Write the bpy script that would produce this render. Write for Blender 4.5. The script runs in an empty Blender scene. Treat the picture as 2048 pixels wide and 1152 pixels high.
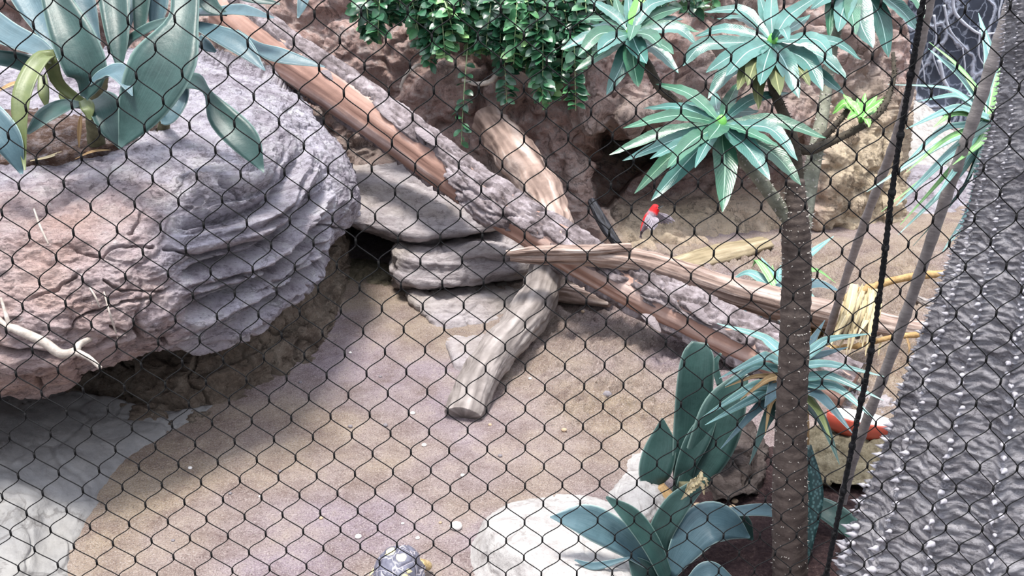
import bpy, bmesh, math, random
import numpy as np
from mathutils import Vector, Matrix

# ------------------------------------------------------------------ camera, sky, sun, exposure
S = bpy.context.scene
COL = S.collection
F = 1967.0                      # focal length in pixels of the 2048 px frame
H = 1.6                         # eye height
PITCH = math.radians(22.0)
cd = bpy.data.cameras.new('camera'); cam = bpy.data.objects.new('camera', cd); COL.objects.link(cam)
cd.sensor_fit = 'HORIZONTAL'; cd.sensor_width = 36.0; cd.lens = F/2048*36.0
cd.clip_start = 0.05; cd.clip_end = 100
cam.location = (0, 0, H); cam.rotation_euler = (math.pi/2-PITCH, 0, 0)
S.camera = cam

S.view_settings.view_transform = 'Standard'; S.view_settings.look = 'None'
S.view_settings.gamma = 1.0; S.view_settings.use_curve_mapping = False
S.view_settings.exposure = 1.0

W = bpy.data.worlds.new('sky'); S.world = W; W.use_nodes = True
nt = W.node_tree; nt.nodes.clear()
wo = nt.nodes.new('ShaderNodeOutputWorld'); bg = nt.nodes.new('ShaderNodeBackground')
tc = nt.nodes.new('ShaderNodeTexCoord'); sx = nt.nodes.new('ShaderNodeSeparateXYZ')
rp = nt.nodes.new('ShaderNodeValToRGB')                       # dim at the horizon, bright glass roof overhead
e = rp.color_ramp.elements
e[0].position = 0.0; e[0].color = (0.14, 0.14, 0.15, 1)
e[1].position = 1.0; e[1].color = (1.25, 1.32, 1.50, 1)
m1 = rp.color_ramp.elements.new(0.30); m1.color = (0.50, 0.52, 0.58, 1)
nt.links.new(tc.outputs['Generated'], sx.inputs[0]); nt.links.new(sx.outputs['Z'], rp.inputs[0])
nt.links.new(rp.outputs[0], bg.inputs['Color']); bg.inputs['Strength'].default_value = 1.0
nt.links.new(bg.outputs[0], wo.inputs['Surface'])

sl = bpy.data.lights.new('sun', 'SUN'); sl.energy = 3.0; sl.angle = math.radians(13); sl.color = (1.0, 0.955, 0.88)
so = bpy.data.objects.new('sun', sl); COL.objects.link(so)
so.rotation_euler = Vector((-0.10, -0.08, 1.0)).to_track_quat('Z', 'Y').to_euler()

S.cycles.max_bounces = 6; S.cycles.diffuse_bounces = 4; S.cycles.glossy_bounces = 2
S.cycles.transmission_bounces = 2; S.cycles.transparent_max_bounces = 4
try: S.cycles.use_denoising = True
except Exception: pass

# ------------------------------------------------------------------ geometry helpers
SP, CP = math.sin(PITCH), math.cos(PITCH)
def P(x, y, d):
    """point of the place seen at photo pixel (x, y), d metres along the view axis"""
    u = (x-1024.0)/F; v = (576.0-y)/F
    return np.array((u*d, d*(CP+v*SP), H+d*(-SP+v*CP)))
def GD(y, z=0.0):
    v = (576.0-y)/F
    return (H-z)/(SP-v*CP)
def PG(x, y, z=0.0): return P(x, y, GD(y, z))
def nrm(v):
    v = np.asarray(v, float); n = np.linalg.norm(v, axis=-1, keepdims=True); return v/np.maximum(n, 1e-9)

rng = np.random.RandomState(7)
_perm = rng.permutation(256); _perm = np.concatenate([_perm]*3)
_grad = nrm(rng.normal(size=(256, 3)))
def perlin(p):
    p = np.asarray(p, float); i = np.floor(p).astype(int); f = p-i; i &= 255
    w = f*f*f*(f*(f*6-15)+10); out = 0
    for dx in (0, 1):
        for dy in (0, 1):
            for dz in (0, 1):
                h = _perm[_perm[_perm[(i[:, 0]+dx)]+i[:, 1]+dy]+i[:, 2]+dz] & 255
                g = _grad[h]; q = f-np.array((dx, dy, dz))
                wt = (w[:, 0] if dx else 1-w[:, 0])*(w[:, 1] if dy else 1-w[:, 1])*(w[:, 2] if dz else 1-w[:, 2])
                out = out+wt*np.einsum('ij,ij->i', g, q)
    return out*1.6
def fbm(p, o=4, g=.5):
    a = 1.0; s = 0; t = 0; p = np.asarray(p, float)
    for k in range(o):
        s = s+a*perlin(p*(2.03**k)+17.3*k); t += a; a *= g
    return s/t
def ridge(p, o=4, g=.5):
    a = 1.0; s = 0; t = 0; p = np.asarray(p, float)
    for k in range(o):
        s = s+a*(1-2*np.abs(perlin(p*(2.03**k)+9.1*k))); t += a; a *= g
    return s/t
_wp = rng.rand(256, 3)
def worley(p):
    p = np.asarray(p, float); i = np.floor(p).astype(int); f1 = np.full(len(p), 9.0); f2 = f1.copy(); idn = np.zeros(len(p), int)
    for dx in (-1, 0, 1):
        for dy in (-1, 0, 1):
            for dz in (-1, 0, 1):
                c = i+np.array((dx, dy, dz)); cc = c & 255
                h = _perm[_perm[_perm[cc[:, 0]]+cc[:, 1]]+cc[:, 2]] & 255
                d = np.linalg.norm(c+_wp[h]-p, axis=1)
                m = d < f1; f2 = np.where(m, f1, np.minimum(f2, d)); idn = np.where(m, h, idn); f1 = np.where(m, d, f1)
    return f1, f2, idn
def sstep(a, b, x):
    t = np.clip((np.asarray(x, float)-a)/(b-a), 0, 1); return t*t*(3-2*t)

def spline(ctrl, n):
    """Catmull-Rom through ctrl (K x D) -> n points"""
    c = np.asarray(ctrl, float); k = len(c)
    if k == 2:
        t = np.linspace(0, 1, n)[:, None]; return c[0]*(1-t)+c[1]*t
    ext = np.concatenate([[2*c[0]-c[1]], c, [2*c[-1]-c[-2]]])
    t = np.linspace(0, k-1, n); i = np.minimum(t.astype(int), k-2); f = (t-i).reshape((n,)+(1,)*(c.ndim-1))
    p0, p1, p2, p3 = ext[i], ext[i+1], ext[i+2], ext[i+3]
    return .5*((2*p1)+(-p0+p2)*f+(2*p0-5*p1+4*p2-p3)*f**2+(-p0+3*p1-3*p2+p3)*f**3)

class MB:
    def __init__(s): s.v = []; s.f = []; s.uv = []; s.mi = []; s.n = 0; s.hasuv = False; s.col = []
    def add(s, v, f, uv=None, mi=0, col=None):
        v = np.asarray(v, float)
        s.v.append(v); s.f.extend([tuple(int(k)+s.n for k in q) for q in f]); s.mi.extend([mi]*len(f))
        s.uv.append(np.zeros((len(v), 2)) if uv is None else np.asarray(uv, float))
        s.col.append(np.zeros(len(v)) if col is None else np.broadcast_to(np.asarray(col, float), (len(v),)))
        s.n += len(v)
    def build(s, name, mats, parent=None, origin=None, smooth=True):
        V = np.concatenate(s.v)
        if not isinstance(mats, (list, tuple)): mats = [mats]
        if origin is None: origin = V.mean(0) if parent is None else np.zeros(3)
        if parent is not None: origin = np.array(WLOC.get(parent.name, (0, 0, 0)))
        me = bpy.data.meshes.new(name); me.from_pydata((V-origin).tolist(), [], s.f)
        for m in mats: me.materials.append(m)
        me.polygons.foreach_set('material_index', s.mi)
        me.polygons.foreach_set('use_smooth', [smooth]*len(me.polygons))
        li = np.zeros(len(me.loops), int); me.loops.foreach_get('vertex_index', li)
        uvl = me.uv_layers.new(name='UVMap'); uvl.data.foreach_set('uv', np.concatenate(s.uv)[li].ravel())
        at = me.attributes.new('zone', 'FLOAT', 'POINT'); at.data.foreach_set('value', np.concatenate(s.col))
        me.update()
        o = bpy.data.objects.new(name, me); COL.objects.link(o)
        if parent is None: o.location = origin; WLOC[o.name] = tuple(origin)
        else: o.parent = parent; WLOC[o.name] = tuple(origin)
        return o
WLOC = {}
def tag(o, label, cat, group=None, kind=None):
    o['label'] = label; o['category'] = cat
    if group: o['group'] = group
    if kind: o['kind'] = kind
    return o
def empty(name, loc, label, cat, group=None):
    o = bpy.data.objects.new(name, None); COL.objects.link(o); o.location = tuple(loc); o.empty_display_size = .05
    WLOC[o.name] = tuple(loc); return tag(o, label, cat, group)

def gridfaces(nr, nc, wrap=False):
    f = []
    for r in range(nr-1):
        for c in range(nc-1 if not wrap else nc):
            a = r*nc+c; b = r*nc+(c+1) % nc
            f.append((a, b, b+nc, a+nc))
    return f
def gridnormals(G):
    du = np.gradient(G, axis=1); dv = np.gradient(G, axis=0); n = nrm(np.cross(du, dv))
    c = np.array((0, 0, H)); s = np.sign(np.einsum('ijk,ijk->ij', n, c-G).mean())
    return n*s
def patch(ctrl, nr, nc, disp=None, back=(0, .35, -.1), col=None):
    """smooth surface through a grid of (x, y, d) controls, displaced along its normal, closed into a solid behind"""
    C = np.array([[P(*q) for q in row] for row in ctrl])
    A = spline(C, nr)                                   # rows
    G = np.swapaxes(spline(np.swapaxes(A, 0, 1), nc), 0, 1)
    N = gridnormals(G); flat = G.reshape(-1, 3).copy(); Nf = N.reshape(-1, 3)
    if disp is not None:
        d = disp(flat, Nf)
        flat = flat+(Nf*d[:, None] if d.ndim == 1 else d)
    m = MB(); f = gridfaces(nr, nc)
    if back is None: m.add(flat, f); return m, flat
    ring = list(range(nc))+[r*nc+nc-1 for r in range(1, nr)]+[(nr-1)*nc+c for c in range(nc-2, -1, -1)]+[r*nc for r in range(nr-2, 0, -1)]
    k = len(ring); base = len(flat); B = flat[ring]+np.array(back)
    cen = B.mean(0)[None]; allv = np.concatenate([flat, B, cen])
    for i in range(k):
        j = (i+1) % k
        f.append((ring[j], ring[i], base+i, base+j)); f.append((base+j, base+i, base+k))
    m.add(allv, f, None, 0, None if col is None else col(allv)); return m, allv

def frames(pts, up=(0, 0, 1)):
    T = nrm(np.gradient(pts, axis=0)); u = np.array(up, float); X = []; prev = None
    for t in T:
        a = u if prev is None else prev
        x = a-t*np.dot(a, t)
        if np.linalg.norm(x) < 1e-4: x = np.array((1, 0, 0))-t*t[0]
        x = x/np.linalg.norm(x); X.append(x); prev = x
    X = np.array(X); Y = np.cross(T, X); return T, X, Y
def tube(mb, pts, rad, n=60, k=12, disp=None, caps=True, up=(0, 0, 1), mi=0, sp=True, keep=None, col=None):
    """tube along a spline; rad = number, list or function of t; disp(pos, t, theta) adds to the radius"""
    c = spline(pts, n) if sp else np.asarray(pts, float); n = len(c)
    t = np.linspace(0, 1, n)
    if callable(rad): R = rad(t)
    elif np.ndim(rad): R = spline(np.array(rad, float)[:, None], n)[:, 0]
    else: R = np.full(n, float(rad))
    T, X, Y = frames(c, up)
    th = np.linspace(0, 2*np.pi, k, endpoint=False)
    D = X[:, None]*np.cos(th)[None, :, None]+Y[:, None]*np.sin(th)[None, :, None]
    RR = np.repeat(R[:, None], k, 1)
    pos = (c[:, None]+D*RR[..., None]).reshape(-1, 3)
    tt = np.repeat(t, k); hh = np.tile(th, n)
    if disp is not None:
        RR = RR+disp(pos, tt, hh).reshape(n, k)
        pos = (c[:, None]+D*RR[..., None]).reshape(-1, 3)
    f = gridfaces(n, k, True)
    if keep is not None:
        kk = keep(pos, tt, hh); f = [q for q in f if kk[list(q)].any()]
    uv = np.stack([hh/(2*np.pi), tt], 1)
    v = pos
    if caps and keep is None:
        v = np.concatenate([pos, c[:1], c[-1:]]); uv = np.concatenate([uv, [[0, 0], [0, 1]]]); a = len(pos)
        for i in range(k):
            j = (i+1) % k
            f.append((j, i, a)); f.append(((n-1)*k+i, (n-1)*k+j, a+1))
    cc = None
    if col is not None:
        cc = np.asarray(col(pos, tt, hh)); cc = np.concatenate([cc, np.zeros(len(v)-len(pos))])
    mb.add(v, f, uv, mi, cc); return pos, t
def cone(mb, p, d, L, r, k=5, mi=0):
    d = nrm(d); a = np.array((0, 0, 1.)) if abs(d[2]) < .9 else np.array((1., 0, 0)); x = nrm(np.cross(a, d)); y = np.cross(d, x)
    th = np.linspace(0, 2*np.pi, k, endpoint=False)
    ring = p+r*(np.cos(th)[:, None]*x+np.sin(th)[:, None]*y)
    mb.add(np.concatenate([ring, [p+d*L]]), [(i, (i+1) % k, k) for i in range(k)], None, mi)
def ball(mb, c, r, nu=10, nv=7, mi=0, disp=None, rot=None):
    r = np.broadcast_to(np.asarray(r, float), (3,)); v = []
    for i in range(nv):
        ph = math.pi*i/(nv-1)
        for j in range(nu):
            a = 2*math.pi*j/nu; v.append((math.sin(ph)*math.cos(a), math.sin(ph)*math.sin(a), math.cos(ph)))
    v = np.array(v)
    if disp is not None: v = v*(1+disp(v))[:, None]
    v = v*r
    if rot is not None: v = v@np.array(rot).T
    mb.add(v+np.asarray(c), gridfaces(nv, nu, True), None, mi)

TOCAM = np.array((0, -.93, .37))
def width_profile(kind, t):
    if kind == 'agave':   return np.clip((.50+.55*np.sin(np.pi*np.clip(t*.95+.02, 0, 1)))*(1-t**5)**.9, 0, 1)*np.where(t > .995, .02, 1)
    if kind == 'lance':   return np.maximum(np.sin(np.pi*np.clip(t, 0, 1)**1.2)**.75, .16*(1-t))
    if kind == 'strap':   return np.minimum(1, .75+t*.8)*(1-t**2.2)**.9
    if kind == 'oval':    return np.sin(np.pi*np.clip(t, 0.0, 1))**.6
    if kind == 'obov':    return np.maximum(np.sin(np.pi*t**1.15)**.75, .16*(1-t))
    return np.ones_like(t)
def leaf(mb, pts, w, kind='lance', nh=None, fold=.25, thick=.0, ns=14, nc=5, ripple=0., seed=0, mi=0, twist=0.0):
    """blade along pts; w = widest full width; two-sided solid when thick > 0"""
    c = spline(pts, ns); t = np.linspace(0, 1, ns)
    T = nrm(np.gradient(c, axis=0)); nh = TOCAM+np.array((0, 0, .5)) if nh is None else np.asarray(nh, float)
    Sd = nrm(np.cross(T, nh)); N = nrm(np.cross(Sd, T))
    if np.ndim(twist) or twist:
        a = np.linspace(0, 1, ns)[:, None]*twist if not np.ndim(twist) else np.interp(t, np.linspace(0, 1, len(twist)), twist)[:, None]
        Sd, N = Sd*np.cos(a)+N*np.sin(a), N*np.cos(a)-Sd*np.sin(a)
    hw = np.asarray(w if not np.ndim(w) else 1.0)*.5*width_profile(kind, t) if not np.ndim(w) else .5*spline(np.array(w, float)[:, None], ns)[:, 0]
    hw = np.maximum(hw, .0006)
    u = np.linspace(-1, 1, nc)
    r = ripple*np.sin(t*38+seed)[:, None]*np.abs(u)[None]**2 if ripple else 0
    lift = (fold*np.abs(u)[None]**1.4)*hw[:, None]+r*np.ones((ns, nc))
    G = c[:, None]+Sd[:, None]*(u[None, :, None]*hw[:, None, None])+N[:, None]*lift[..., None]
    uv = np.stack([np.tile(u*.5+.5, ns), np.repeat(t, nc)], 1)
    v = G.reshape(-1, 3); f = gridfaces(ns, nc)
    if thick > 0:
        th = thick*(1-t**3)[:, None]*(1-.8*u[None]**2)
        B = (G-N[:, None]*th[..., None]).reshape(-1, 3); a = len(v)
        fb = [(q[3]+a, q[2]+a, q[1]+a, q[0]+a) for q in f]
        for i in range(ns-1):
            fb.append((i*nc, (i+1)*nc, (i+1)*nc+a, i*nc+a)); fb.append(((i+1)*nc+nc-1, i*nc+nc-1, i*nc+nc-1+a, (i+1)*nc+nc-1+a))
        for i in range(nc-1):
            fb.append((i+1, i, i+a, i+1+a)); b = (ns-1)*nc; fb.append((b+i, b+i+1, b+i+1+a, b+i+a))
        f = f+fb; v = np.concatenate([v, B]); uv = np.concatenate([uv, uv])
    mb.add(v, f, uv, mi)

# ------------------------------------------------------------------ materials
def lin(h):
    h = h.lstrip('#'); c = [int(h[i:i+2], 16)/255 for i in (0, 2, 4)]
    return tuple(x/12.92 if x <= .04045 else ((x+.055)/1.055)**2.4 for x in c)+(1,)
class NT:
    def __init__(s, name):
        s.m = bpy.data.materials.new(name); s.m.use_nodes = True; s.t = s.m.node_tree; s.t.nodes.clear()
        s.out = s.n('ShaderNodeOutputMaterial'); s.b = s.n('ShaderNodeBsdfPrincipled'); s.l(s.b.outputs[0], s.out.inputs[0])
        s.co = s.n('ShaderNodeTexCoord')
    def n(s, k, **kw):
        x = s.t.nodes.new(k)
        for a, v in kw.items(): setattr(x, a, v)
        return x
    def l(s, a, b): s.t.links.new(a, b)
    def mapping(s, sc, src='Object', rot=(0, 0, 0)):
        m = s.n('ShaderNodeMapping'); m.inputs['Scale'].default_value = sc if np.ndim(sc) else (sc,)*3; m.inputs['Rotation'].default_value = rot
        s.l(s.co.outputs[src], m.inputs[0]); return m.outputs[0]
    def noise(s, vec, sc, det=6, rough=.6, dist=0):
        x = s.n('ShaderNodeTexNoise'); x.inputs['Scale'].default_value = sc; x.inputs['Detail'].default_value = det
        x.inputs['Roughness'].default_value = rough; x.inputs['Distortion'].default_value = dist; s.l(vec, x.inputs['Vector']); return x.outputs[0]
    def vor(s, vec, sc, feat='F1', out=0, rnd=1.0):
        x = s.n('ShaderNodeTexVoronoi', feature=feat); x.inputs['Scale'].default_value = sc; x.inputs['Randomness'].default_value = rnd; s.l(vec, x.inputs['Vector']); return x.outputs[out]
    def ramp(s, fac, stops):
        r = s.n('ShaderNodeValToRGB'); el = r.color_ramp.elements
        while len(el) < len(stops): el.new(.5)
        for q, (p, c) in zip(el, stops): q.position = p; q.color = lin(c) if isinstance(c, str) else ((c,)*3+(1,) if not np.ndim(c) else c)
        s.l(fac, r.inputs[0]); return r.outputs[0]
    def mix(s, fac, a, b, mode='MIX'):
        x = s.n('ShaderNodeMix', data_type='RGBA', blend_type=mode)
        if isinstance(fac, float): x.inputs[0].default_value = fac
        else: s.l(fac, x.inputs[0])
        for v, i in ((a, 6), (b, 7)):
            if isinstance(v, str): x.inputs[i].default_value = lin(v)
            elif isinstance(v, tuple): x.inputs[i].default_value = v
            else: s.l(v, x.inputs[i])
        return x.outputs[2]
    def math(s, op, a, b=0.0):
        x = s.n('ShaderNodeMath', operation=op)
        for v, i in ((a, 0), (b, 1)):
            if isinstance(v, (int, float)): x.inputs[i].default_value = v
            else: s.l(v, x.inputs[i])
        return x.outputs[0]
    def bump(s, h, st, dist=.01, prev=None):
        x = s.n('ShaderNodeBump'); x.inputs['Strength'].default_value = st; x.inputs['Distance'].default_value = dist; s.l(h, x.inputs['Height'])
        if prev is not None: s.l(prev, x.inputs['Normal'])
        return x.outputs[0]
    def attr(s, name='zone'):
        x = s.n('ShaderNodeAttribute', attribute_name=name); return x.outputs['Fac']
    def fin(s, col, rough=.8, nor=None, spec=.3):
        if isinstance(col, str): s.b.inputs['Base Color'].default_value = lin(col)
        else: s.l(col, s.b.inputs['Base Color'])
        if isinstance(rough, float): s.b.inputs['Roughness'].default_value = rough
        else: s.l(rough, s.b.inputs['Roughness'])
        s.b.inputs['Specular IOR Level'].default_value = spec
        if nor is not None: s.l(nor, s.b.inputs['Normal'])
        return s.m

def mat_rock(name, stops, big=3.0, fine=60., bump=.6, bd=.012, speck='#3a3033', speckamt=.55, stretch=(1, 1, 1), zone=None, tint=None, cracks=.5, light='#d9d2d6', zmix=1.0, gain=1.0):
    n = NT(name); v = n.mapping(stretch)
    def lift(h): return tuple(min(.82, k*gain) for k in lin(h)[:3])+(1,)
    stops = [(a_, lift(b_)) for a_, b_ in stops]; light = lift(light); tint = tint and lift(tint); zone = zone and lift(zone)
    a = n.noise(v, big, 8, .66, .5); c = n.ramp(a, stops)
    b = n.noise(v, fine*.30, 7, .72); c = n.mix(n.ramp(b, [(.48, 0.0), (.70, .6)]), c, light)
    if tint: c = n.mix(n.ramp(n.noise(v, 1.7, 3, .5), [(.45, 0.0), (.62, .9)]), c, tint)
    if zone: c = n.mix(n.math('MULTIPLY', n.attr(), zmix), c, zone)
    c = n.mix(n.ramp(b, [(.30, speckamt), (.46, 0.0)]), c, speck)
    sp = n.noise(v, fine*1.6, 4, .8); c = n.mix(n.ramp(sp, [(.28, speckamt), (.44, 0.0)]), c, speck)
    c = n.mix(n.ramp(sp, [(.58, 0.0), (.72, speckamt*.7)]), c, light)
    ck = n.math('ABSOLUTE', n.math('SUBTRACT', n.noise(v, big*1.5, 6, .62, .8), .5)); ckm = n.math('MULTIPLY', n.ramp(ck, [(.004, 1.0), (.022, 0.0)]), n.ramp(n.noise(v, big*.9, 2), [(.42, 0.0), (.56, cracks)]))
    c = n.mix(ckm, c, speck)
    h1 = n.noise(v, fine*.42, 8, .72); h2 = n.noise(v, fine*1.6, 5, .75)
    nor = n.bump(h1, bump, bd*2.6); nor = n.bump(h2, bump*.9, bd*1.1, nor); nor = n.bump(ckm, -.9, .012, nor)
    return n.fin(c, .88, nor, .2)
def mat_leaf(name, base, mid, vein, rough=.38, spec=.5, veinw=.055, streak=.25, sub=0.0, edge=None, wave=True):
    n = NT(name); uv = n.n('ShaderNodeSeparateXYZ'); n.l(n.co.outputs['UV'], uv.inputs[0])
    v = n.mapping(1.0)
    a = n.noise(v, 14, 5, .6); c = n.ramp(a, [(.3, base), (.7, mid)])
    off = n.math('ABSOLUTE', n.math('SUBTRACT', uv.outputs['X'], .5))
    if streak:
        mp = n.n('ShaderNodeMapping'); mp.inputs['Scale'].default_value = (26, 1.2, 1); n.l(n.co.outputs['UV'], mp.inputs[0])
        st = n.noise(mp.outputs[0], 3, 4, .6); c = n.mix(n.ramp(st, [(.42, 0.0), (.72, streak)]), c, vein)
    if veinw: c = n.mix(n.ramp(off, [(veinw*.55, 1.0), (veinw, 0.0)]), c, vein)
    if edge: c = n.mix(n.ramp(off, [(.452, 0.0), (.492, 1.0)]), c, edge)
    nor = n.bump(n.noise(v, 40, 4, .6), .12, .01)
    if wave:
        wv = n.math('SINE', n.math('MULTIPLY', n.math('ADD', uv.outputs['Y'], n.math('MULTIPLY', off, -.35)), 150.0))
        nor = n.bump(wv, .05, .003, nor)
    m = n.fin(c, rough, nor, spec)
    if sub:
        n.b.inputs['Transmission Weight'].default_value = 0.0
    return m
def mat_plain(name, c1, c2, sc=30, rough=.7, bump=.3, bd=.006, stretch=(1, 1, 1), spec=.3, src='Object'):
    n = NT(name); v = n.mapping(stretch, src); a = n.noise(v, sc, 6, .65)
    return n.fin(n.ramp(a, [(.3, c1), (.7, c2)]), rough, n.bump(n.noise(v, sc*2, 5, .65), bump, bd), spec)

M = {}
M['boulder'] = mat_rock('lilac_grey_stone', [(.28, '#6d6670'), (.44, '#979099'), (.58, '#b0abb6'), (.78, '#c6c4cc')], 2.4, 44, 1.0, .014, '#3d3539', .8, (1, 1, 2.4), zone='#ab8f85', zmix=.85, light='#d9d6da', gain=1.45)
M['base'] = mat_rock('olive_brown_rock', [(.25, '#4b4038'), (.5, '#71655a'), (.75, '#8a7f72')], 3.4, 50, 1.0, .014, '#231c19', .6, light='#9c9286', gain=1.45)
M['slab'] = mat_rock('grey_cement_rock', [(.25, '#777779'), (.5, '#8d8c8c'), (.75, '#9d9a95')], 2.2, 30, .35, .006, '#4f4b4a', .3, light='#a9a7a4', gain=.85)
M['flat'] = mat_rock('grey_layered_stone', [(.25, '#837b7c'), (.5, '#a39b9d'), (.75, '#b9b3b5')], 3.0, 40, .8, .010, '#544b4a', .5, (1, 1, 3.2), tint='#9f958a', light='#c9c3c5', gain=1.15)
M['wall'] = mat_rock('reddish_cast_rock', [(.2, '#5a4844'), (.42, '#8b736d'), (.58, '#a58e87'), (.8, '#b9a5a0')], 3.2, 60, 1.2, .014, '#2a2120', .7, zone='#a39580', tint='#877a74', light='#cfc0bb', gain=2.1)
M['white'] = mat_rock('pale_stone', [(.2, '#a8a2a2'), (.5, '#c4c0be'), (.8, '#d2cfcd')], 3.0, 60, .5, .007, '#706864', .5, light='#dad8d5', gain=.75)
M['dark'] = mat_rock('dark_brown_stone', [(.2, '#2f2826'), (.5, '#544a47'), (.8, '#6e6460')], 6, 50, .8, .010, '#1a1615', .5, (1, 1, 4), light='#827974')
M['moss'] = mat_rock('yellowish_stone', [(.2, '#5d5546'), (.5, '#857c68'), (.8, '#9d957f')], 5, 60, 1.0, .012, '#2c281e', .6, light='#b5ae98')

# ------------------------------------------------------------------ the ground
def pxz(V):
    """where a ground point shows in the photo, used only to lay out soil and litter zones in plan"""
    q = V-np.array((0, 0, H)); d = q[:, 1]*CP-q[:, 2]*SP; u = q[:, 0]/d*F+1024; v = 576-(q[:, 1]*SP+q[:, 2]*CP)/d*F
    return u, v
def inpoly(px, py, poly):
    r = np.zeros(len(px), bool); n = len(poly); j = n-1
    for i in range(n):
        xi, yi = poly[i]; xj, yj = poly[j]
        c = ((yi > py) != (yj > py)) & (px < (xj-xi)*(py-yi)/(yj-yi+1e-12)+xi); r ^= c; j = i
    return r
SOIL = [PG(*q)[:2] for q in ((1225, 1240), (1270, 1110), (1320, 1020), (1400, 985), (1450, 930), (1560, 900), (1700, 905), (1800, 870), (1990, 860), (2200, 1000), (2200, 1300))]
def ground_z(X, Y):
    p = np.stack([X, Y, 0*X], 1)
    z = .022*fbm(p*1.3, 3)
    rough = sstep(-.15, .25, X)*sstep(2.6, 2.9, Y)*(1-sstep(4.2, 4.7, Y))
    z = z+(.003+.040*rough)*ridge(p*np.array((11, 15, 1))+2*perlin(p*3)[:, None], 5)+.004*fbm(p*30, 3)+.024*rough*ridge(p*np.array((24, 34, 1))+1.5*perlin(p*6)[:, None], 3)
    z = z+.10*sstep(5.0, 7.4, Y)*0
    return z
nx, ny = 560, 520
gx = np.concatenate([np.linspace(-6, -2.2, 20), np.linspace(-2.2, 2.6, nx-50), np.linspace(2.7, 7, 30)])
gy = np.concatenate([np.linspace(1.2, 2.0, 20), 2.0+(np.linspace(0, 1, ny-20)**1.4)*7.6])
X, Y = np.meshgrid(gx, gy); X = X.ravel(); Y = Y.ravel()
Z = ground_z(X, Y); V = np.stack([X, Y, Z], 1)
dsoil = inpoly(X, Y, SOIL).astype(float)
n2 = fbm(np.stack([X*5, Y*5, 0*X], 1), 4)
soil = np.clip(dsoil+.0*n2, 0, 1)
S2 = soil.reshape(len(gy), len(gx))
for _ in range(6): S2 = (S2+np.roll(S2, 1, 0)+np.roll(S2, -1, 0)+np.roll(S2, 1, 1)+np.roll(S2, -1, 1))/5
soil = np.clip(S2.ravel()*1.4-.2+.5*n2*(S2.ravel()*(1-S2.ravel())*4), 0, 1)
V[:, 2] += soil*(.03+.012*ridge(V*22, 3))
n = NT('sand_and_soil'); v = n.mapping(1.0)
big = n.noise(v, 1.0, 4, .55)
c = n.ramp(big, [(.40, '#a2939c'), (.54, '#a59486'), (.64, '#a8967f'), (.76, '#957c77')])
mid = n.noise(v, 6, 8, .75); c = n.mix(n.ramp(mid, [(.36, .7), (.54, 0.0)]), c, '#75615c'); c = n.mix(n.ramp(mid, [(.52, 0.0), (.70, .5)]), c, '#b9a998')
gr = n.noise(v, 190, 5, .85); c = n.mix(n.ramp(gr, [(.36, .85), (.48, 0.0)]), c, '#4d3f40')
gr2 = n.noise(v, 230, 4, .85); c = n.mix(n.ramp(gr2, [(.50, 0.0), (.66, .75)]), c, '#d3c8c2')
sc_ = n.ramp(n.noise(v, 90, 6, .7), [(.3, '#2c2125'), (.6, '#4f3f3f'), (.8, '#8d7a72')])
c = n.mix(n.attr(), c, sc_)
nor = n.bump(n.noise(v, 110, 5, .75), .8, .010); nor = n.bump(n.noise(v, 20, 7, .7), .9, .035, nor)
M['sand'] = n.fin(c, .95, nor, .1)
m = MB(); m.add(V, gridfaces(len(gy), len(gx)), None, 0, soil)
o = m.build('floor', M['sand'], origin=np.zeros(3)); tag(o, 'coarse lilac and tan sand floor of the enclosure with dark planting soil', 'ground', kind='structure')

# ------------------------------------------------------------------ cast rock wall with the cave
xs = [-320, -150, 50, 200, 330, 470, 600, 700, 800, 900, 1000, 1080, 1150, 1200, 1250, 1320, 1400, 1480, 1550, 1640, 1700, 1750, 1785, 1800]
def wd(x, y):
    xk = [330, 550, 700, 850, 1000, 1150, 1250, 1400, 1550, 1640, 1720, 1785, 1800]
    T = {-140: [4.95, 4.9, 4.8, 4.75, 4.7, 4.7, 4.75, 4.8, 4.9, 5.0, 5.1, 5.4, 6.3],
         60: [4.95, 4.85, 4.8, 4.72, 4.67, 4.66, 4.7, 4.75, 4.85, 4.95, 5.05, 5.35, 6.3],
         160: [4.95, 4.87, 4.82, 4.74, 4.69, 4.66, 4.63, 4.68, 4.8, 4.92, 5.02, 5.3, 6.2],
         232: [4.95, 4.9, 4.86, 4.82, 4.76, 4.70, 4.56, 4.60, 4.76, 4.9, 5.0, 5.25, 6.1],
         262: [4.95, 4.9, 4.88, 4.84, 4.78, 4.74, 4.66, 4.68, 4.82, 4.9, 5.0, 5.22, 6.1],
         300: [4.97, 4.92, 4.9, 4.86, 4.8, 4.76, 5.38, 5.36, 5.10, 4.9, 5.0, 5.2, 6.0],
         370: [4.97, 4.95, 4.92, 4.88, 4.82, 4.78, 5.32, 5.24, 5.08, 4.92, 5.02, 5.2, 6.0],
         440: [5, 4.97, 4.94, 4.9, 4.84, 4.78, 4.92, 4.93, 4.97, 5.0, 5.08, 5.25, 6.0],
         500: [5, 4.97, 4.94, 4.9, 4.84, 4.76, 4.72, 4.78, 4.98, 5.12, 5.15, 5.3, 6.0],
         600: [4.8, 4.75, 4.7, 4.7, 4.7, 4.7, 4.66, 4.75, 5.0, 5.15, 5.2, 5.3, 6.0]}
    ys = sorted(T); col = [np.interp(x, xk, T[k]) for k in ys]; return float(np.interp(y, ys, col))
ys = [-140, -40, 60, 120, 160, 200, 232, 255, 270, 300, 340, 370, 410, 440, 470, 500, 550, 600]
ctrl = [[(x, y, wd(x, y)) for x in xs] for y in ys]
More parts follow.
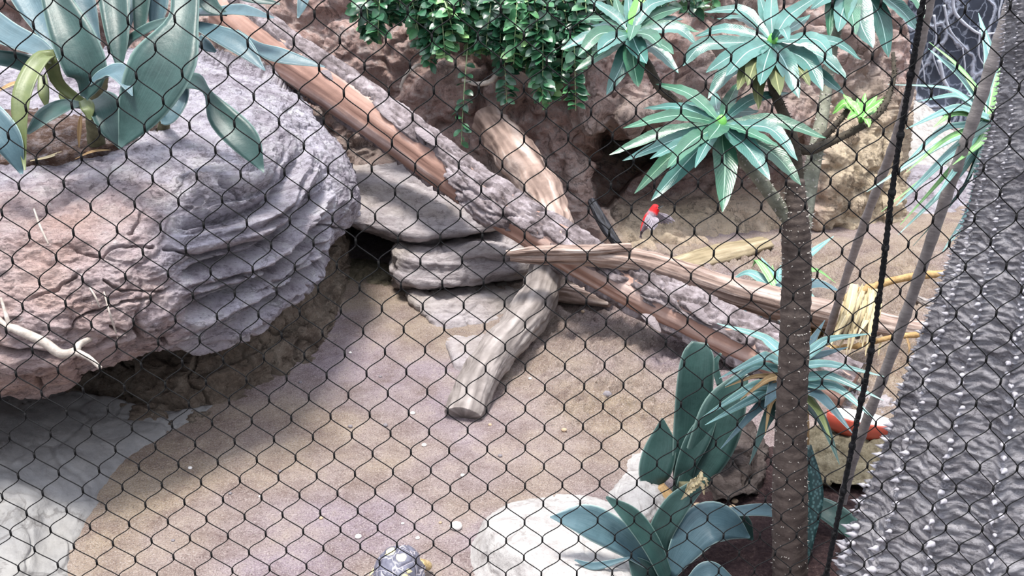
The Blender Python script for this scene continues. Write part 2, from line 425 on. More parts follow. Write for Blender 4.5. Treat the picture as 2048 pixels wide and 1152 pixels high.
CAVE = [(1172, 300), (1195, 262), (1240, 256), (1330, 262), (1390, 285), (1330, 318), (1275, 355), (1235, 400), (1205, 432), (1178, 410), (1168, 360)]
HOLE = [(655, 440), (830, 440), (830, 545), (720, 545), (660, 530)]
def softpoly(u, v, poly, w):
    """0 outside, 1 well inside"""
    poly = np.array(poly, float); d = np.full(len(u), 1e9)
    for i in range(len(poly)):
        a = poly[i]; b = poly[(i+1) % len(poly)]; ab = b-a
        t = np.clip(((u-a[0])*ab[0]+(v-a[1])*ab[1])/(ab@ab), 0, 1)
        d = np.minimum(d, np.hypot(u-a[0]-t*ab[0], v-a[1]-t*ab[1]))
    return np.where(inpoly(u, v, poly), sstep(0, w, d), 0)
def wall_disp(p, nn):
    u, v = pxz(p)
    f1, f2, _ = worley(p*5.2+.35*np.stack([fbm(p*6+k*9, 3) for k in range(3)], 1))
    lump = sstep(0.0, .22, f2-f1)
    f1b, f2b, _ = worley(p*13+.3*np.stack([fbm(p*12+k*9, 2) for k in range(3)], 1)); lump2 = sstep(0, .2, f2b-f1b)
    amp = 1-.65*softpoly(u, v, [(1190, 250), (1620, 250), (1620, 520), (1190, 520)], 60)
    pil = sstep(1600, 1660, u)*sstep(200, 300, v)
    f1c, f2c, idc = worley(p*np.array((2.6, 2.6, 2.2))+.55*np.stack([fbm(p*3.5+k*9, 3) for k in range(3)], 1)); lump3 = sstep(0, .30, f2c-f1c)
    d = .06*fbm(p*1.9, 3)+amp*(1-pil*.6)*(.085*(lump3-.5)+.05*(idc % 7/7-.5)*lump3+.030*(lump-.6)*(.5+1.2*np.abs(fbm(p*3+4, 2)))+.008*(lump2-.6))+.030*ridge(p*5.5, 5)*amp+.008*fbm(p*40, 3)
    d = d+pil*.045*ridge(p*np.array((11, 11, 2.0)), 3)
    out = nn*d[:, None]
    q = nrm(p-np.array((0, 0, H)))
    c = np.maximum(softpoly(u, v, CAVE, 22)*.95, softpoly(u, v, HOLE, 14)*1.0)
    return out+q*c[:, None]
def wall_zone(p):
    u, v = pxz(p); k = sstep(1560, 1700, u)*sstep(120, 300, v)
    k = np.maximum(k, .75*softpoly(u, v, [(1200, 380), (1640, 330), (1640, 540), (1180, 540)], 70))
    return np.clip(k+.35*fbm(p*5, 3)*(k > .02), 0, 1)
m, V = patch(ctrl, 340, 600, wall_disp, (0, .6, 0), wall_zone)
o = m.build('wall_back', M['wall'], origin=P(1000, 300, 4.8)); tag(o, 'reddish cast rock wall with deep cave behind the log', 'rock wall', kind='structure')

# far dark wall, painted with pale root tracery
n = NT('slate_wall_with_roots'); v = n.mapping((1, 1, .75))
w = n.n('ShaderNodeVectorMath', operation='ADD'); nv = n.n('ShaderNodeTexNoise'); nv.inputs['Scale'].default_value = 3.5; nv.inputs['Detail'].default_value = 5; n.l(v, nv.inputs['Vector'])
n.l(v, w.inputs[0]); sc2 = n.n('ShaderNodeVectorMath', operation='SCALE'); sc2.inputs['Scale'].default_value = .38; n.l(nv.outputs['Color'], sc2.inputs[0]); n.l(sc2.outputs[0], w.inputs[1])
e1 = n.vor(w.outputs[0], 3.0, 'DISTANCE_TO_EDGE'); e2 = n.vor(w.outputs[0], 8, 'DISTANCE_TO_EDGE')
c = n.ramp(n.noise(v, 2.5, 5, .6), [(.3, '#2b303b'), (.7, '#545c6c')])
c = n.mix(n.ramp(e2, [(.015, .45), (.05, 0.0)]), c, '#aab4c6'); c = n.mix(n.ramp(e1, [(.015, .95), (.06, 0.0)]), c, '#c3cbdb')
M['slate'] = n.fin(c, .8, n.bump(n.ramp(e1, [(.0, 1.0), (.07, 0.0)]), .6, .03), .3)
b0 = PG(1700, 246); m = MB()
Yw = b0[1]; gxx = np.linspace(.9, 6.0, 60); gz = np.linspace(-.05, 3.4, 40)
XX, ZZ = np.meshgrid(gxx, gz); VV = np.stack([XX.ravel(), Yw+0*XX.ravel(), ZZ.ravel()], 1); VV[:, 1] += .05*fbm(VV*1.5, 3)
BK = VV+np.array((0, .25, 0)); k = len(VV); f = gridfaces(40, 60)
m.add(np.concatenate([VV, BK]), f+[(q[3]+k, q[2]+k, q[1]+k, q[0]+k) for q in f])
o = m.build('wall_right', M['slate'], origin=b0); tag(o, 'dark slate-blue far wall with pale root tracery', 'wall', kind='structure')
root_mat = mat_plain('pale_root', '#a9afbd', '#ccd2dd', 25, .8, .4)
for k, (pts, r) in enumerate([
        ([(1905, -10), (1910, 25), (1935, 52), (1962, 68), (1990, 66)], .014), ([(1888, 10), (1900, 60), (1935, 100)], .010),
        ([(1878, 120), (1890, 165), (1915, 190), (1990, 196), (2060, 200)], .016), ([(1800, 45), (1812, 90), (1842, 120), (1850, 165)], .010),
        ([(1960, 60), (1958, 110), (1975, 140)], .008), ([(2005, -5), (1998, 40), (2020, 90), (2012, 130)], .008),
        ([(1868, 30), (1872, 75), (1866, 110), (1880, 150)], .009), ([(1925, 95), (1930, 140), (1922, 175)], .007)]):
    m = MB(); w3 = []
    for q in pts:
        r0 = P(q[0], q[1], 1.0)-np.array((0, 0, H)); t = (Yw-.03)/r0[1]; w3.append(np.array((0, 0, H))+r0*t)
    tube(m, w3, lambda t, r=r: r*(1-.5*t), 30, 8, lambda p, t, h: .004*fbm(p*15, 2))
    o = m.build('wall_root', root_mat)
    tag(o, ['thick pale root bending across upper slate wall', 'pale root slanting down slate wall beneath its top edge', 'long pale root running level along foot of slate wall', 'pale root hanging beside black rope on slate wall',
            'short pale root dangling from bent upper root', 'thin pale root at the outer end of slate wall', 'upright pale root between black rope and bent root', 'shortest pale root in mid slate wall'][k], 'root', 'pale roots on the slate wall')

# ------------------------------------------------------------------ the boulder and rocks
def strata(p, per=.075, seed=0, warp=.25):
    z = p[:, 2]+.10*p[:, 0]+.03*fbm(p*2.2+seed, 3)
    f = (z/per+warp*fbm(p*3+seed, 2)); f = f-np.floor(f)
    return sstep(0, .75, f)-sstep(.86, 1.0, f)          # ledge that grows upward then drops back
def boulder_disp(p, nn):
    u, v = pxz(p)
    lay = sstep(330, 400, u+20*fbm(p*5, 2))*sstep(300, 350, v)*(1-sstep(600, 680, u))
    f1, f2, _ = worley(p*np.array((3.2, 3.2, 5.0))+.3*np.stack([fbm(p*5+k*7, 3) for k in range(3)], 1)); crack = 1-sstep(0, .055, f2-f1)
    low = 1-sstep(.50, .62, p[:, 2]+.08*fbm(p*4, 2))
    g1, g2, gid = worley(p*np.array((2.0, 2.0, 4.4))+.5*np.stack([fbm(p*4+k*7, 3) for k in range(3)], 1))
    rough = 1-.75*lay-.6*sstep(600, 680, u)
    d = .045*fbm(p*2.4, 3)-.045*crack*low*rough-.008*crack+.036*low*rough*ridge(p*np.array((4, 4, 9)), 5)
    d = d+lay*(.080*(strata(p, .105, 0, .13)-.5)+.030*(strata(p, .037, 4, .2)-.5)+.02*(gid % 3/3-.3)*sstep(0, .06, g2-g1))
    d = d+.035*rough*(gid % 5/5-.4)*sstep(0, .12, g2-g1)*sstep(.75, .55, p[:, 2])+.016*rough*ridge(p*np.array((7, 7, 12)), 5)+.006*ridge(p*np.array((16, 16, 34)), 4)
    jx, jy = 16*fbm(p*11, 4), 16*fbm(p*11+5, 4); var = np.clip(.65+1.2*fbm(p*7+2, 2), .1, 1.2)
    for q in CRACKS: d = d-.026*var*(1-sstep(.2, 3.6, polydist(u+jx, v+jy, q)))
    d = d+(.008*ridge(p*np.array((14, 14, 30))+3, 5)+.004*ridge(p*np.array((34, 34, 60)), 3))*(1-.5*sstep(560, 660, u))
    d = d+.006*fbm(p*38, 3)+.008*lay*ridge(p*np.array((3, 3, 34)), 3)+.010*sstep(560, 660, u)*ridge(p*np.array((5, 5, 5))+2*p[:, 2:3], 4)
    return d
CRACKS = [[(25, 492), (90, 500), (150, 497), (205, 522), (240, 505), (300, 500)], [(300, 412), (330, 402), (362, 390)], [(325, 503), (390, 508), (452, 512)], [(-20, 560), (30, 535), (62, 518)], [(130, 690), (150, 640), (205, 610), (260, 600), (300, 575)],
          [(350, 538), (420, 545), (492, 541)], [(205, 565), (250, 585), (315, 570)], [(45, 600), (110, 585), (150, 560)], [(255, 480), (285, 440), (275, 420)], [(440, 395), (480, 408), (505, 404)], [(20, 700), (80, 695), (130, 712)], [(210, 640), (260, 655), (330, 640)]]
def polydist(u, v, poly):
    d = np.full(len(u), 1e9)
    for a, b in zip(np.array(poly[:-1], float), np.array(poly[1:], float)):
        ab = b-a; t = np.clip(((u-a[0])*ab[0]+(v-a[1])*ab[1])/(ab@ab), 0, 1); d = np.minimum(d, np.hypot(u-a[0]-t*ab[0], v-a[1]-t*ab[1]))
    return d
def boulder_zone(p):
    u, v = pxz(p); k = (1-sstep(240, 420, u+70*fbm(p*3, 3)))*sstep(330, 420, v)
    return np.clip(k*.75+.75*(fbm(p*5+3, 4))*(k > .05), 0, 1)
B = [  # left end and hidden underside stretched beyond view to keep light off the recess
 [(-620, 160, 3.7), (40, 150, 3.8), (160, 145, 3.85), (280, 140, 3.95), (400, 140, 4.15), (480, 150, 4.25), (550, 172, 4.35), (588, 202, 4.45), (580, 215, 4.75)],
 [(-620, 240, 3.38), (40, 240, 3.38), (160, 235, 3.4), (280, 215, 3.5), (400, 190, 3.65), (480, 180, 3.9), (560, 190, 4.12), (604, 215, 4.25), (590, 225, 4.65)],
 [(-620, 345, 2.95), (40, 340, 2.96), (160, 332, 2.98), (260, 312, 3.02), (380, 290, 3.14), (480, 268, 3.3), (570, 238, 3.78), (630, 252, 4.05), (610, 262, 4.5)],
 [(-620, 420, 2.72), (40, 412, 2.73), (160, 402, 2.76), (270, 390, 2.80), (390, 370, 2.88), (500, 350, 3.02), (600, 318, 3.55), (676, 308, 3.88), (655, 315, 4.35)],
 [(-620, 500, 2.56), (40, 500, 2.57), (160, 490, 2.6), (280, 475, 2.66), (400, 460, 2.78), (512, 440, 2.97), (620, 390, 3.42), (706, 365, 3.78), (685, 372, 4.25)],
 [(-620, 615, 2.49), (40, 615, 2.5), (150, 600, 2.53), (280, 570, 2.64), (400, 550, 2.8), (505, 540, 3.0), (610, 478, 3.36), (713, 405, 3.74), (690, 412, 4.2)],
 [(-620, 745, 2.55), (40, 735, 2.55), (150, 705, 2.6), (280, 668, 2.72), (400, 645, 2.9), (488, 632, 3.05), (585, 560, 3.4), (692, 445, 3.82), (676, 450, 4.2)],
 [(-620, 760, 2.9), (40, 745, 2.9), (150, 708, 2.95), (280, 668, 3.1), (395, 645, 3.2), (475, 625, 3.3), (565, 555, 3.6), (668, 445, 4.0), (660, 448, 4.3)],
 [(-620, 560, 3.5), (40, 550, 3.5), (150, 540, 3.5), (280, 535, 3.6), (395, 540, 3.7), (475, 540, 3.78), (565, 510, 3.95), (660, 440, 4.2), (655, 440, 4.4)],
]
m, V = patch(B, 480, 560, boulder_disp, (0, .12, .05), boulder_zone)
o = m.build('boulder', M['boulder'], origin=P(300, 640, 3.1)); tag(o, 'huge lilac-grey overhanging boulder with layered ledges under the agave', 'boulder')

def rough_disp(a=.03, b=.012, s=4.0, st=0, per=.05, sx=(1, 1, 1)):
    def f(p, nn):
        f1, f2, _ = worley(p*s*np.array(sx)+.3*np.stack([fbm(p*s*1.5+k*7, 2) for k in range(3)], 1)); crack = 1-sstep(0, .06, f2-f1)
        d = a*fbm(p*s*.7, 3)+b*ridge(p*s*2.4, 4)-b*crack*.9+b*.35*fbm(p*45, 3)
        if st: d = d+st*(strata(p, per)-.5)+.4*st*ridge(p*np.array((4, 4, 34)), 3)
        return d
    return f
BS = [  # first column carried far out of view to block light entering from the left
 [(-700, 600, 3.8), (100, 600, 3.75), (260, 600, 3.6), (380, 600, 3.6), (480, 580, 3.7), (580, 520, 3.95), (640, 440, 4.25), (672, 425, 4.5), (680, 425, 4.7)],
 [(-700, 700, 3.75), (100, 700, 3.68), (260, 705, 3.45), (380, 690, 3.36), (490, 668, 3.48), (590, 595, 3.78), (652, 510, 4.16), (684, 485, 4.4), (685, 485, 4.7)],
 [(-700, 745, 3.6), (100, 750, 3.5), (260, 780, 3.30), (390, 755, 3.27), (500, 715, 3.44), (608, 635, 3.76), (665, 560, 4.13), (682, 545, 4.4), (682, 545, 4.7)],
 [(-700, 780, 3.5), (100, 800, 3.4), (265, 838, 3.2), (400, 812, 3.24), (508, 765, 3.42), (622, 678, 3.72), (672, 605, 4.08), (684, 580, 4.35), (684, 580, 4.7)],
 [(-700, 930, 3.3), (100, 930, 3.25), (275, 920, 3.1), (410, 880, 3.2), (515, 830, 3.4), (630, 740, 3.7), (680, 670, 4.05), (690, 640, 4.3), (690, 640, 4.6)]]
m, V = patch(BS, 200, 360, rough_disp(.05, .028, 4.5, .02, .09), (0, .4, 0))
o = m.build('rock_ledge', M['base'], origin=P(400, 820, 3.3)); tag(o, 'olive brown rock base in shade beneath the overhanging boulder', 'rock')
SL = [
 [(-170, 775, 3.38), (50, 778, 3.36), (200, 798, 3.26), (330, 820, 3.2), (425, 812, 3.27)],
 [(-170, 920, 2.75), (40, 920, 2.80), (150, 918, 2.87), (240, 915, 2.95), (305, 915, 3.01)],
 [(-170, 1040, 2.5), (30, 1040, 2.55), (100, 1040, 2.62), (160, 1034, 2.67), (200, 1032, 2.735)],
 [(-170, 1180, 2.22), (20, 1180, 2.3), (80, 1180, 2.36), (125, 1172, 2.41), (150, 1168, 2.46)],
 [(-170, 1300, 2.0), (20, 1300, 2.1), (70, 1300, 2.15), (100, 1300, 2.2), (125, 1300, 2.26)]]
m, V = patch(SL, 150, 170, rough_disp(.03, .007, 3.2), (0, .05, -.25))
o = m.build('rock_slab', M['slab'], origin=P(100, 1000, 2.7)); tag(o, 'smooth grey cement-like slab at the foot of the overhanging boulder', 'rock')
fd = rough_disp(.022, .012, 4, .014, .075)
def rock(name, ctrl, mt, disp, label, nr=70, nc=110, back=(0, .35, -.02), cat='rock', group=None):
    m, V = patch(ctrl, nr, nc, disp, back)
    o = m.build(name, M[mt], origin=V.mean(0)*[1, 1, 0]+[0, 0, V[:, 2].min()]); return tag(o, label, cat, group)
G3 = 'flat stones stacked against the wall'
rock('flat_stone', [
 [(625, 345, 4.85), (650, 345, 4.85), (720, 335, 4.85), (800, 335, 4.85), (900, 350, 4.9), (1010, 385, 4.95)],
 [(650, 390, 4.6), (668, 385, 4.5), (720, 372, 4.5), (800, 374, 4.5), (900, 390, 4.5), (1010, 425, 4.55)],
 [(672, 432, 4.5), (685, 425, 4.3), (735, 424, 4.24), (822, 432, 4.22), (890, 435, 4.25), (1000, 442, 4.35)],
 [(676, 446, 4.5), (690, 442, 4.3), (745, 462, 4.24), (832, 484, 4.2), (885, 476, 4.24), (1000, 454, 4.36)],
 [(678, 450, 4.8), (692, 444, 4.75), (745, 460, 4.75), (832, 480, 4.75), (885, 472, 4.75), (1000, 454, 4.8)]], 'flat', fd,
 'broad grey flat stone roofing the dark burrow, topmost of the stack', group=G3)
rock('flat_stone', [
 [(812, 486, 4.6), (822, 484, 4.5), (870, 482, 4.5), (950, 464, 4.6), (1030, 474, 4.65), (1066, 482, 4.8)],
 [(800, 500, 4.5), (794, 496, 4.2), (870, 508, 4.12), (960, 496, 4.15), (1040, 502, 4.2), (1066, 502, 4.5)],
 [(800, 535, 4.5), (789, 535, 4.16), (870, 540, 4.08), (960, 530, 4.12), (1048, 525, 4.18), (1066, 525, 4.5)],
 [(803, 566, 4.5), (795, 567, 4.17), (860, 576, 4.1), (960, 562, 4.14), (1050, 548, 4.2), (1066, 546, 4.5)],
 [(806, 570, 4.55), (800, 569, 4.5), (860, 577, 4.5), (960, 563, 4.5), (1050, 550, 4.5), (1066, 548, 4.6)]], 'flat', fd,
 'thick grey block stone beside the dark burrow opening', group=G3)
rock('flat_stone', [
 [(806, 575, 4.42), (812, 573, 4.36), (870, 573, 4.36), (965, 566, 4.4), (1075, 560, 4.46)],
 [(828, 602, 4.25), (822, 592, 4.12), (880, 593, 4.08), (970, 590, 4.1), (1080, 585, 4.15)],
 [(858, 636, 4.1), (850, 627, 3.97), (892, 627, 3.93), (970, 622, 3.97), (1065, 612, 4.05)],
 [(880, 668, 4.05), (872, 662, 3.9), (890, 665, 3.86), (960, 652, 3.91), (1040, 640, 4.0)],
 [(885, 700, 4.0), (880, 700, 3.83), (890, 705, 3.8), (960, 692, 3.85), (1040, 680, 3.9)]], 'flat', fd,
 'wedge-shaped grey stone under the thick block, edge pointing down', group=G3)
rock('flat_stone', [
 [(868, 662, 3.93), (885, 655, 3.95), (950, 645, 3.97), (1020, 640, 4.0)],
 [(886, 690, 3.76), (900, 688, 3.71), (950, 685, 3.71), (1005, 680, 3.74)],
 [(903, 722, 3.62), (912, 722, 3.575), (950, 720, 3.57), (985, 715, 3.60)],
 [(908, 745, 3.56), (915, 745, 3.54), (950, 745, 3.53), (980, 740, 3.56)]], 'flat', rough_disp(.01, .004, 4),
 'lowest flat stone lying nearly flush with the sand beside grey post', 40, 60, (0, .05, -.1), group=G3)
rock('rock', [
 [(650, 512, 4.75), (700, 516, 4.7), (760, 522, 4.7), (805, 526, 4.75)],
 [(655, 530, 4.5), (700, 530, 4.45), (760, 534, 4.42), (800, 538, 4.45)],
 [(660, 556, 4.42), (700, 556, 4.38), (760, 562, 4.34), (800, 566, 4.36)],
 [(660, 580, 4.4), (700, 580, 4.36), (760, 586, 4.3), (800, 586, 4.3)]], 'moss', rough_disp(.02, .016, 6),
 'low crumbly sill of rock below the dark burrow opening', 40, 80)
rock('rock', [
 [(1000, 1008, 2.95), (1030, 996, 2.95), (1100, 974, 3.0), (1210, 990, 2.92), (1310, 1040, 2.8)],
 [(958, 1058, 2.72), (992, 1030, 2.64), (1090, 1005, 2.72), (1205, 1015, 2.7), (1310, 1060, 2.66)],
 [(940, 1100, 2.6), (1005, 1085, 2.45), (1090, 1080, 2.48), (1190, 1085, 2.5), (1310, 1100, 2.55)],
 [(934, 1160, 2.5), (1060, 1150, 2.35), (1130, 1160, 2.33), (1200, 1165, 2.33), (1310, 1165, 2.4)],
 [(934, 1240, 2.4), (1060, 1250, 2.3), (1130, 1250, 2.3), (1200, 1250, 2.3), (1310, 1250, 2.35)]], 'white', rough_disp(.012, .006, 5),
 'large pale flat-topped stone behind the lower agave', 90, 120, (0, .15, -.1))
rock('rock', [
 [(1232, 975, 2.92), (1245, 950, 2.95), (1275, 930, 3.0), (1320, 925, 3.05)],
 [(1215, 985, 2.84), (1245, 965, 2.83), (1285, 950, 2.86), (1330, 950, 2.92)],
 [(1212, 1005, 2.79), (1245, 995, 2.74), (1290, 990, 2.74), (1330, 985, 2.8)],
 [(1215, 1045, 2.72), (1250, 1045, 2.66), (1290, 1045, 2.66), (1330, 1040, 2.72)]], 'white', rough_disp(.01, .006, 8),
 'small pale grey stone behind pale flat-topped rock, beside short agave leaf', 50, 60, (0, .1, -.1))
rock('rock', [
 [(1250, 925, 3.05), (1266, 905, 3.06), (1310, 890, 3.1), (1350, 905, 3.15)],
 [(1252, 935, 2.96), (1272, 925, 2.94), (1310, 915, 2.95), (1350, 930, 3.0)],
 [(1256, 965, 2.89), (1280, 965, 2.86), (1315, 965, 2.86), (1350, 965, 2.9)]], 'white', rough_disp(.01, .006, 8),
 'little grey stone half hidden by short notched agave leaf', 40, 50, (0, .1, -.1))
rock('rock', [
 [(1418, 890, 3.1), (1440, 870, 3.1), (1480, 852, 3.1), (1516, 870, 3.15)],
 [(1412, 920, 2.95), (1440, 905, 2.90), (1485, 895, 2.90), (1522, 908, 2.98)],
 [(1410, 960, 2.85), (1440, 955, 2.78), (1485, 950, 2.78), (1522, 950, 2.86)],
 [(1412, 1003, 2.76), (1440, 1003, 2.70), (1485, 998, 2.71), (1520, 990, 2.77)]], 'dark', rough_disp(.02, .014, 7, .02, .04),
 'dark brown cracked stone on soil behind spiny tree trunk', 60, 70, (0, .15, -.05))
rock('rock', [
 [(1590, 870, 3.2), (1630, 848, 3.2), (1700, 842, 3.2), (1770, 852, 3.22), (1850, 870, 3.3)],
 [(1590, 900, 3.02), (1630, 872, 3.0), (1700, 868, 2.99), (1770, 876, 3.0), (1850, 890, 3.1)],
 [(1592, 930, 2.92), (1640, 925, 2.86), (1700, 922, 2.84), (1770, 925, 2.85), (1850, 930, 2.95)],
 [(1600, 975, 2.82), (1640, 975, 2.76), (1700, 975, 2.74), (1770, 975, 2.76), (1850, 975, 2.86)]], 'moss', rough_disp(.03, .02, 6),
 'rough yellowish rock under the red dish', 70, 110, (0, .2, -.05))
rock('rock', [
 [(1610, 745, 3.6), (1660, 722, 3.6), (1720, 716, 3.6), (1790, 745, 3.6), (1900, 745, 3.7)],
 [(1610, 780, 3.5), (1660, 760, 3.45), (1720, 755, 3.42), (1790, 770, 3.45), (1900, 780, 3.6)],
 [(1620, 830, 3.3), (1670, 815, 3.25), (1720, 815, 3.22), (1790, 820, 3.25), (1900, 820, 3.4)],
 [(1625, 880, 3.2), (1670, 880, 3.15), (1720, 880, 3.12), (1790, 880, 3.15), (1900, 880, 3.3)]], 'flat', rough_disp(.03, .02, 6),
 'craggy grey rock behind the red dish at log end', 70, 110, (0, .2, -.1))
rock('rock', [
 [(1745, 200, 6.6), (1775, 180, 6.5), (1830, 200, 6.5), (1900, 240, 6.6)],
 [(1740, 260, 6.2), (1775, 245, 6.1), (1840, 260, 6.05), (1915, 280, 6.2)],
 [(1742, 330, 6.0), (1780, 320, 5.9), (1850, 320, 5.85), (1920, 320, 6.0)],
 [(1742, 380, 5.9), (1780, 380, 5.8), (1850, 375, 5.75), (1920, 370, 5.9)]], 'white', rough_disp(.05, .02, 3),
 'white boulder at foot of slate wall behind the canes', 60, 80)
rock('rock', [
 [(1770, 345, 5.9), (1830, 328, 5.85), (1890, 335, 5.85), (1950, 350, 5.95)],
 [(1765, 385, 5.6), (1830, 370, 5.5), (1890, 372, 5.5), (1950, 385, 5.6)],
 [(1765, 420, 5.4), (1830, 418, 5.3), (1890, 418, 5.3), (1950, 420, 5.4)],
 [(1765, 450, 5.3), (1830, 450, 5.2), (1890, 450, 5.2), (1950, 450, 5.3)]], 'boulder', rough_disp(.03, .012, 4),
 'low lilac rock on far sand behind narrow-leaved plant', 50, 70)

# ------------------------------------------------------------------ driftwood
def px(w, d): return w*d/F
def mat_wood(name, a, b, c_, rough=.85, bump=.7, grain=55, bdist=.005):
    n = NT(name); v = n.mapping(1.0); z = n.attr()
    c = n.ramp(z, [(.15, a), (.5, b), (.85, c_)])
    c = n.mix(n.ramp(n.noise(v, 9, 5, .6), [(.35, .45), (.62, 0.0)]), c, a)
    nor = n.bump(n.noise(v, grain*2, 6, .7), bump, bdist); nor = n.bump(z, .8, .012, nor)
    return n.fin(c, rough, nor, .25)
M['barewood'] = mat_wood('reddish_bare_wood', '#7b5d52', '#ac8a7c', '#cfb9b1', .6, .25)
M['bark'] = mat_wood('grey_bark', '#4f4546', '#958a8c', '#c4b9bd', .9, 1.0, 40, .012)
M['weathered'] = mat_wood('weathered_wood', '#5f4e47', '#a28d82', '#d1c3bb', .8, .5)
M['grey_post'] = mat_wood('silver_grey_wood', '#5d5653', '#8c8480', '#b1a9a5', .8, .5)
M['yellow_wood'] = mat_wood('straw_coloured_wood', '#74684f', '#9c8e74', '#bbae95', .8, .5)
M['black_wood'] = mat_wood('charred_wood', '#17171a', '#2c2c31', '#50525a', .6, .6)
M['cutwood'] = mat_plain('cut_wood_end', '#8d7d72', '#c2b0a2', 60, .85, .4)
def grain(k=3.0, st=5.0, seed=0.0):
    """streaks running along a tube"""
    return lambda p, t, h: np.clip(.5+.75*fbm(np.stack([np.cos(h)*k+seed, np.sin(h)*k, t*st], 1), 4), 0, 1)
def wood(name, pts, rad, mt, label, amp=.10, k=56, n=220, gk=3.0, st=5.0, seed=0, parent=None, flat=None, lump=.0, cat='log', group=None, up=(0, 0, 1)):
    R = np.mean(rad) if np.ndim(rad) else rad
    g = grain(gk, st, seed)
    def dp(p, t, h):
        q = np.stack([np.cos(h)*gk+seed, np.sin(h)*gk, t*st], 1)
        d = R*amp*(1.2*ridge(q, 4)+.9*fbm(q*.4, 2))+lump*R*fbm(p*9+seed, 3)
        if flat: d = d-R*flat*np.abs(np.cos(h))
        return d
    m = MB(); w = [P(*q) for q in pts]
    tube(m, w, rad, n, k, dp, True, up, 0, True, None, g)
    o = m.build(name, M[mt], parent, w[-1] if parent is None else None)
    if parent is None: tag(o, label, cat, group)
    return o

LOG = [(455, 22, 4.66), (560, 106, 4.5), (700, 198, 4.3), (800, 270, 4.17), (900, 345, 4.05), (1000, 415, 3.94), (1100, 478, 3.82), (1250, 566, 3.66), (1350, 617, 3.56), (1450, 665, 3.46), (1560, 715, 3.37), (1700, 782, 3.27)]
LW = [P(*q) for q in LOG]; LR = [.105, .100, .094, .088, .082, .078, .076, .076, .076, .077, .078, .08]
log = empty('fallen_log', LW[-1], 'long diagonal fallen log with peeling grey bark over reddish wood', 'log')
def lq(t, h): return np.stack([np.cos(h)*2.2, np.sin(h)*2.2, t*7], 1)
def core(p, t, h): return .006*ridge(lq(t, h)*np.array((1.4, 1.4, .6)), 4)+.012*fbm(p*3.5, 3)
m = MB(); tube(m, LW, LR, 420, 64, core, True, (0, 0, 1), 0, True, None, grain(2.6, 4, 3.3)); m.build('wood_core', M['barewood'], log)
def barkmask(p, t, h):
    deg = (np.degrees(h)+180) % 360-180                       # 0 = top, 90 = towards the viewer
    c = np.interp(t, [0, .12, .25, .36, .44, .52, .60, .75, 1], [105, 100, 96, 100, 170, 118, 100, 98, 96])
    wdt = np.interp(t, [0, .12, .25, .36, .44, .52, .60, .75, 1], [75, 62, 62, 55, 25, 45, 34, 28, 24])
    dist = np.abs((deg-c+180) % 360-180)-wdt
    return dist/40+.75*fbm(lq(t, h)*np.array((1.3, 1.3, 1.7))+5, 4)
def bark_d(p, t, h):
    k = sstep(-.05, .12, barkmask(p, t, h))
    f1, f2, _ = worley(np.stack([np.cos(h)*2.6, np.sin(h)*2.6, t*17], 1)+.35*np.stack([fbm(p*9+i*5, 2) for i in range(3)], 1)); pl = sstep(0, .15, f2-f1)
    return core(p, t, h)-.006+k*(.004+.019*pl+.010*fbm(p*14, 4)+.004*ridge(p*40, 3))
m = MB(); tube(m, LW, LR, 620, 96, bark_d, False, (0, 0, 1), 0, True, lambda p, t, h: barkmask(p, t, h) > -.04,
               lambda p, t, h: np.clip(.55+.6*fbm(p*14, 3)+.3*fbm(p*60, 2), 0, 1))
o = m.build('bark', M['bark'], log); o['label'] = 'peeling grey bark'
rs = np.random.RandomState(5)
for (x, y, d, s) in ((775, 228, 4.10, .05), (850, 268, 4.0, .06), (655, 148, 4.26, .045), (1300, 640, 3.5, .04), (1395, 622, 3.42, .05)):   # loose curling flakes
    m = MB(); c = P(x, y, d); t_ = nrm(LW[6]-LW[2])
    leaf(m, [c-t_*s, c+np.array((0, -.006, .01)), c+t_*s*1.2+np.array((0, -.012, -.012))], s*.9, 'oval', (0, -.5, .85), -.3, .007, 12, 7, .002, x)
    m.col[-1] = m.col[-1]+.6; m.build('bark_flake', M['bark'], log)

br = empty('branch', P(1860, 668, 3.78), 'split weathered branch lying across the diagonal log', 'branch')
wood('limb', [(1020, 514, 3.60), (1080, 512, 3.60), (1180, 512, 3.60), (1270, 522, 3.60), (1350, 545, 3.61), (1450, 578, 3.64), (1560, 607, 3.68), (1680, 634, 3.73), (1780, 655, 3.76), (1865, 668, 3.79)],
     [.012, .026, .032, .040, .046, .050, .056, .052, .046, .038], 'weathered', '', .16, 64, 320, 3.2, 4, 1.7, br, lump=.25)
wood('splinter', [(1012, 506, 3.57), (1090, 500, 3.57), (1180, 500, 3.56), (1262, 494, 3.57)], [.007, .016, .018, .013], 'weathered', '', .25, 28, 120, 2.6, 3, 7, br)
wood('post', [(1096, 505, 3.95), (1088, 560, 3.86), (1066, 620, 3.71), (1034, 662, 3.58), (985, 716, 3.43), (950, 772, 3.32), (930, 838, 3.235)],
     [.066, .064, .070, .062, .064, .062, .060], 'grey_post', 'stout silver-grey post propped from the log down into sand', .12, 64, 240, 2.6, 4, 4.4, lump=.35, cat='log')
wood('driftwood_limb', [(978, 238, 4.66), (1030, 308, 4.5), (1076, 372, 4.36), (1104, 425, 4.22), (1112, 480, 4.09), (1104, 530, 3.99)],
     [.078, .088, .082, .070, .066, .062], 'weathered', 'pale bent driftwood limb leaning against rock wall behind log', .12, 64, 220, 2.6, 4, 9.1, lump=.35, cat='log')
wood('wood_plank', [(1088, 584, 4.06), (1140, 588, 4.0), (1222, 602, 3.94)], [.05, .055, .04], 'weathered', 'cracked flat plank of wood lying beneath diagonal log', .12, 48, 100, 3.4, 2, 2.2, flat=.45, cat='plank')
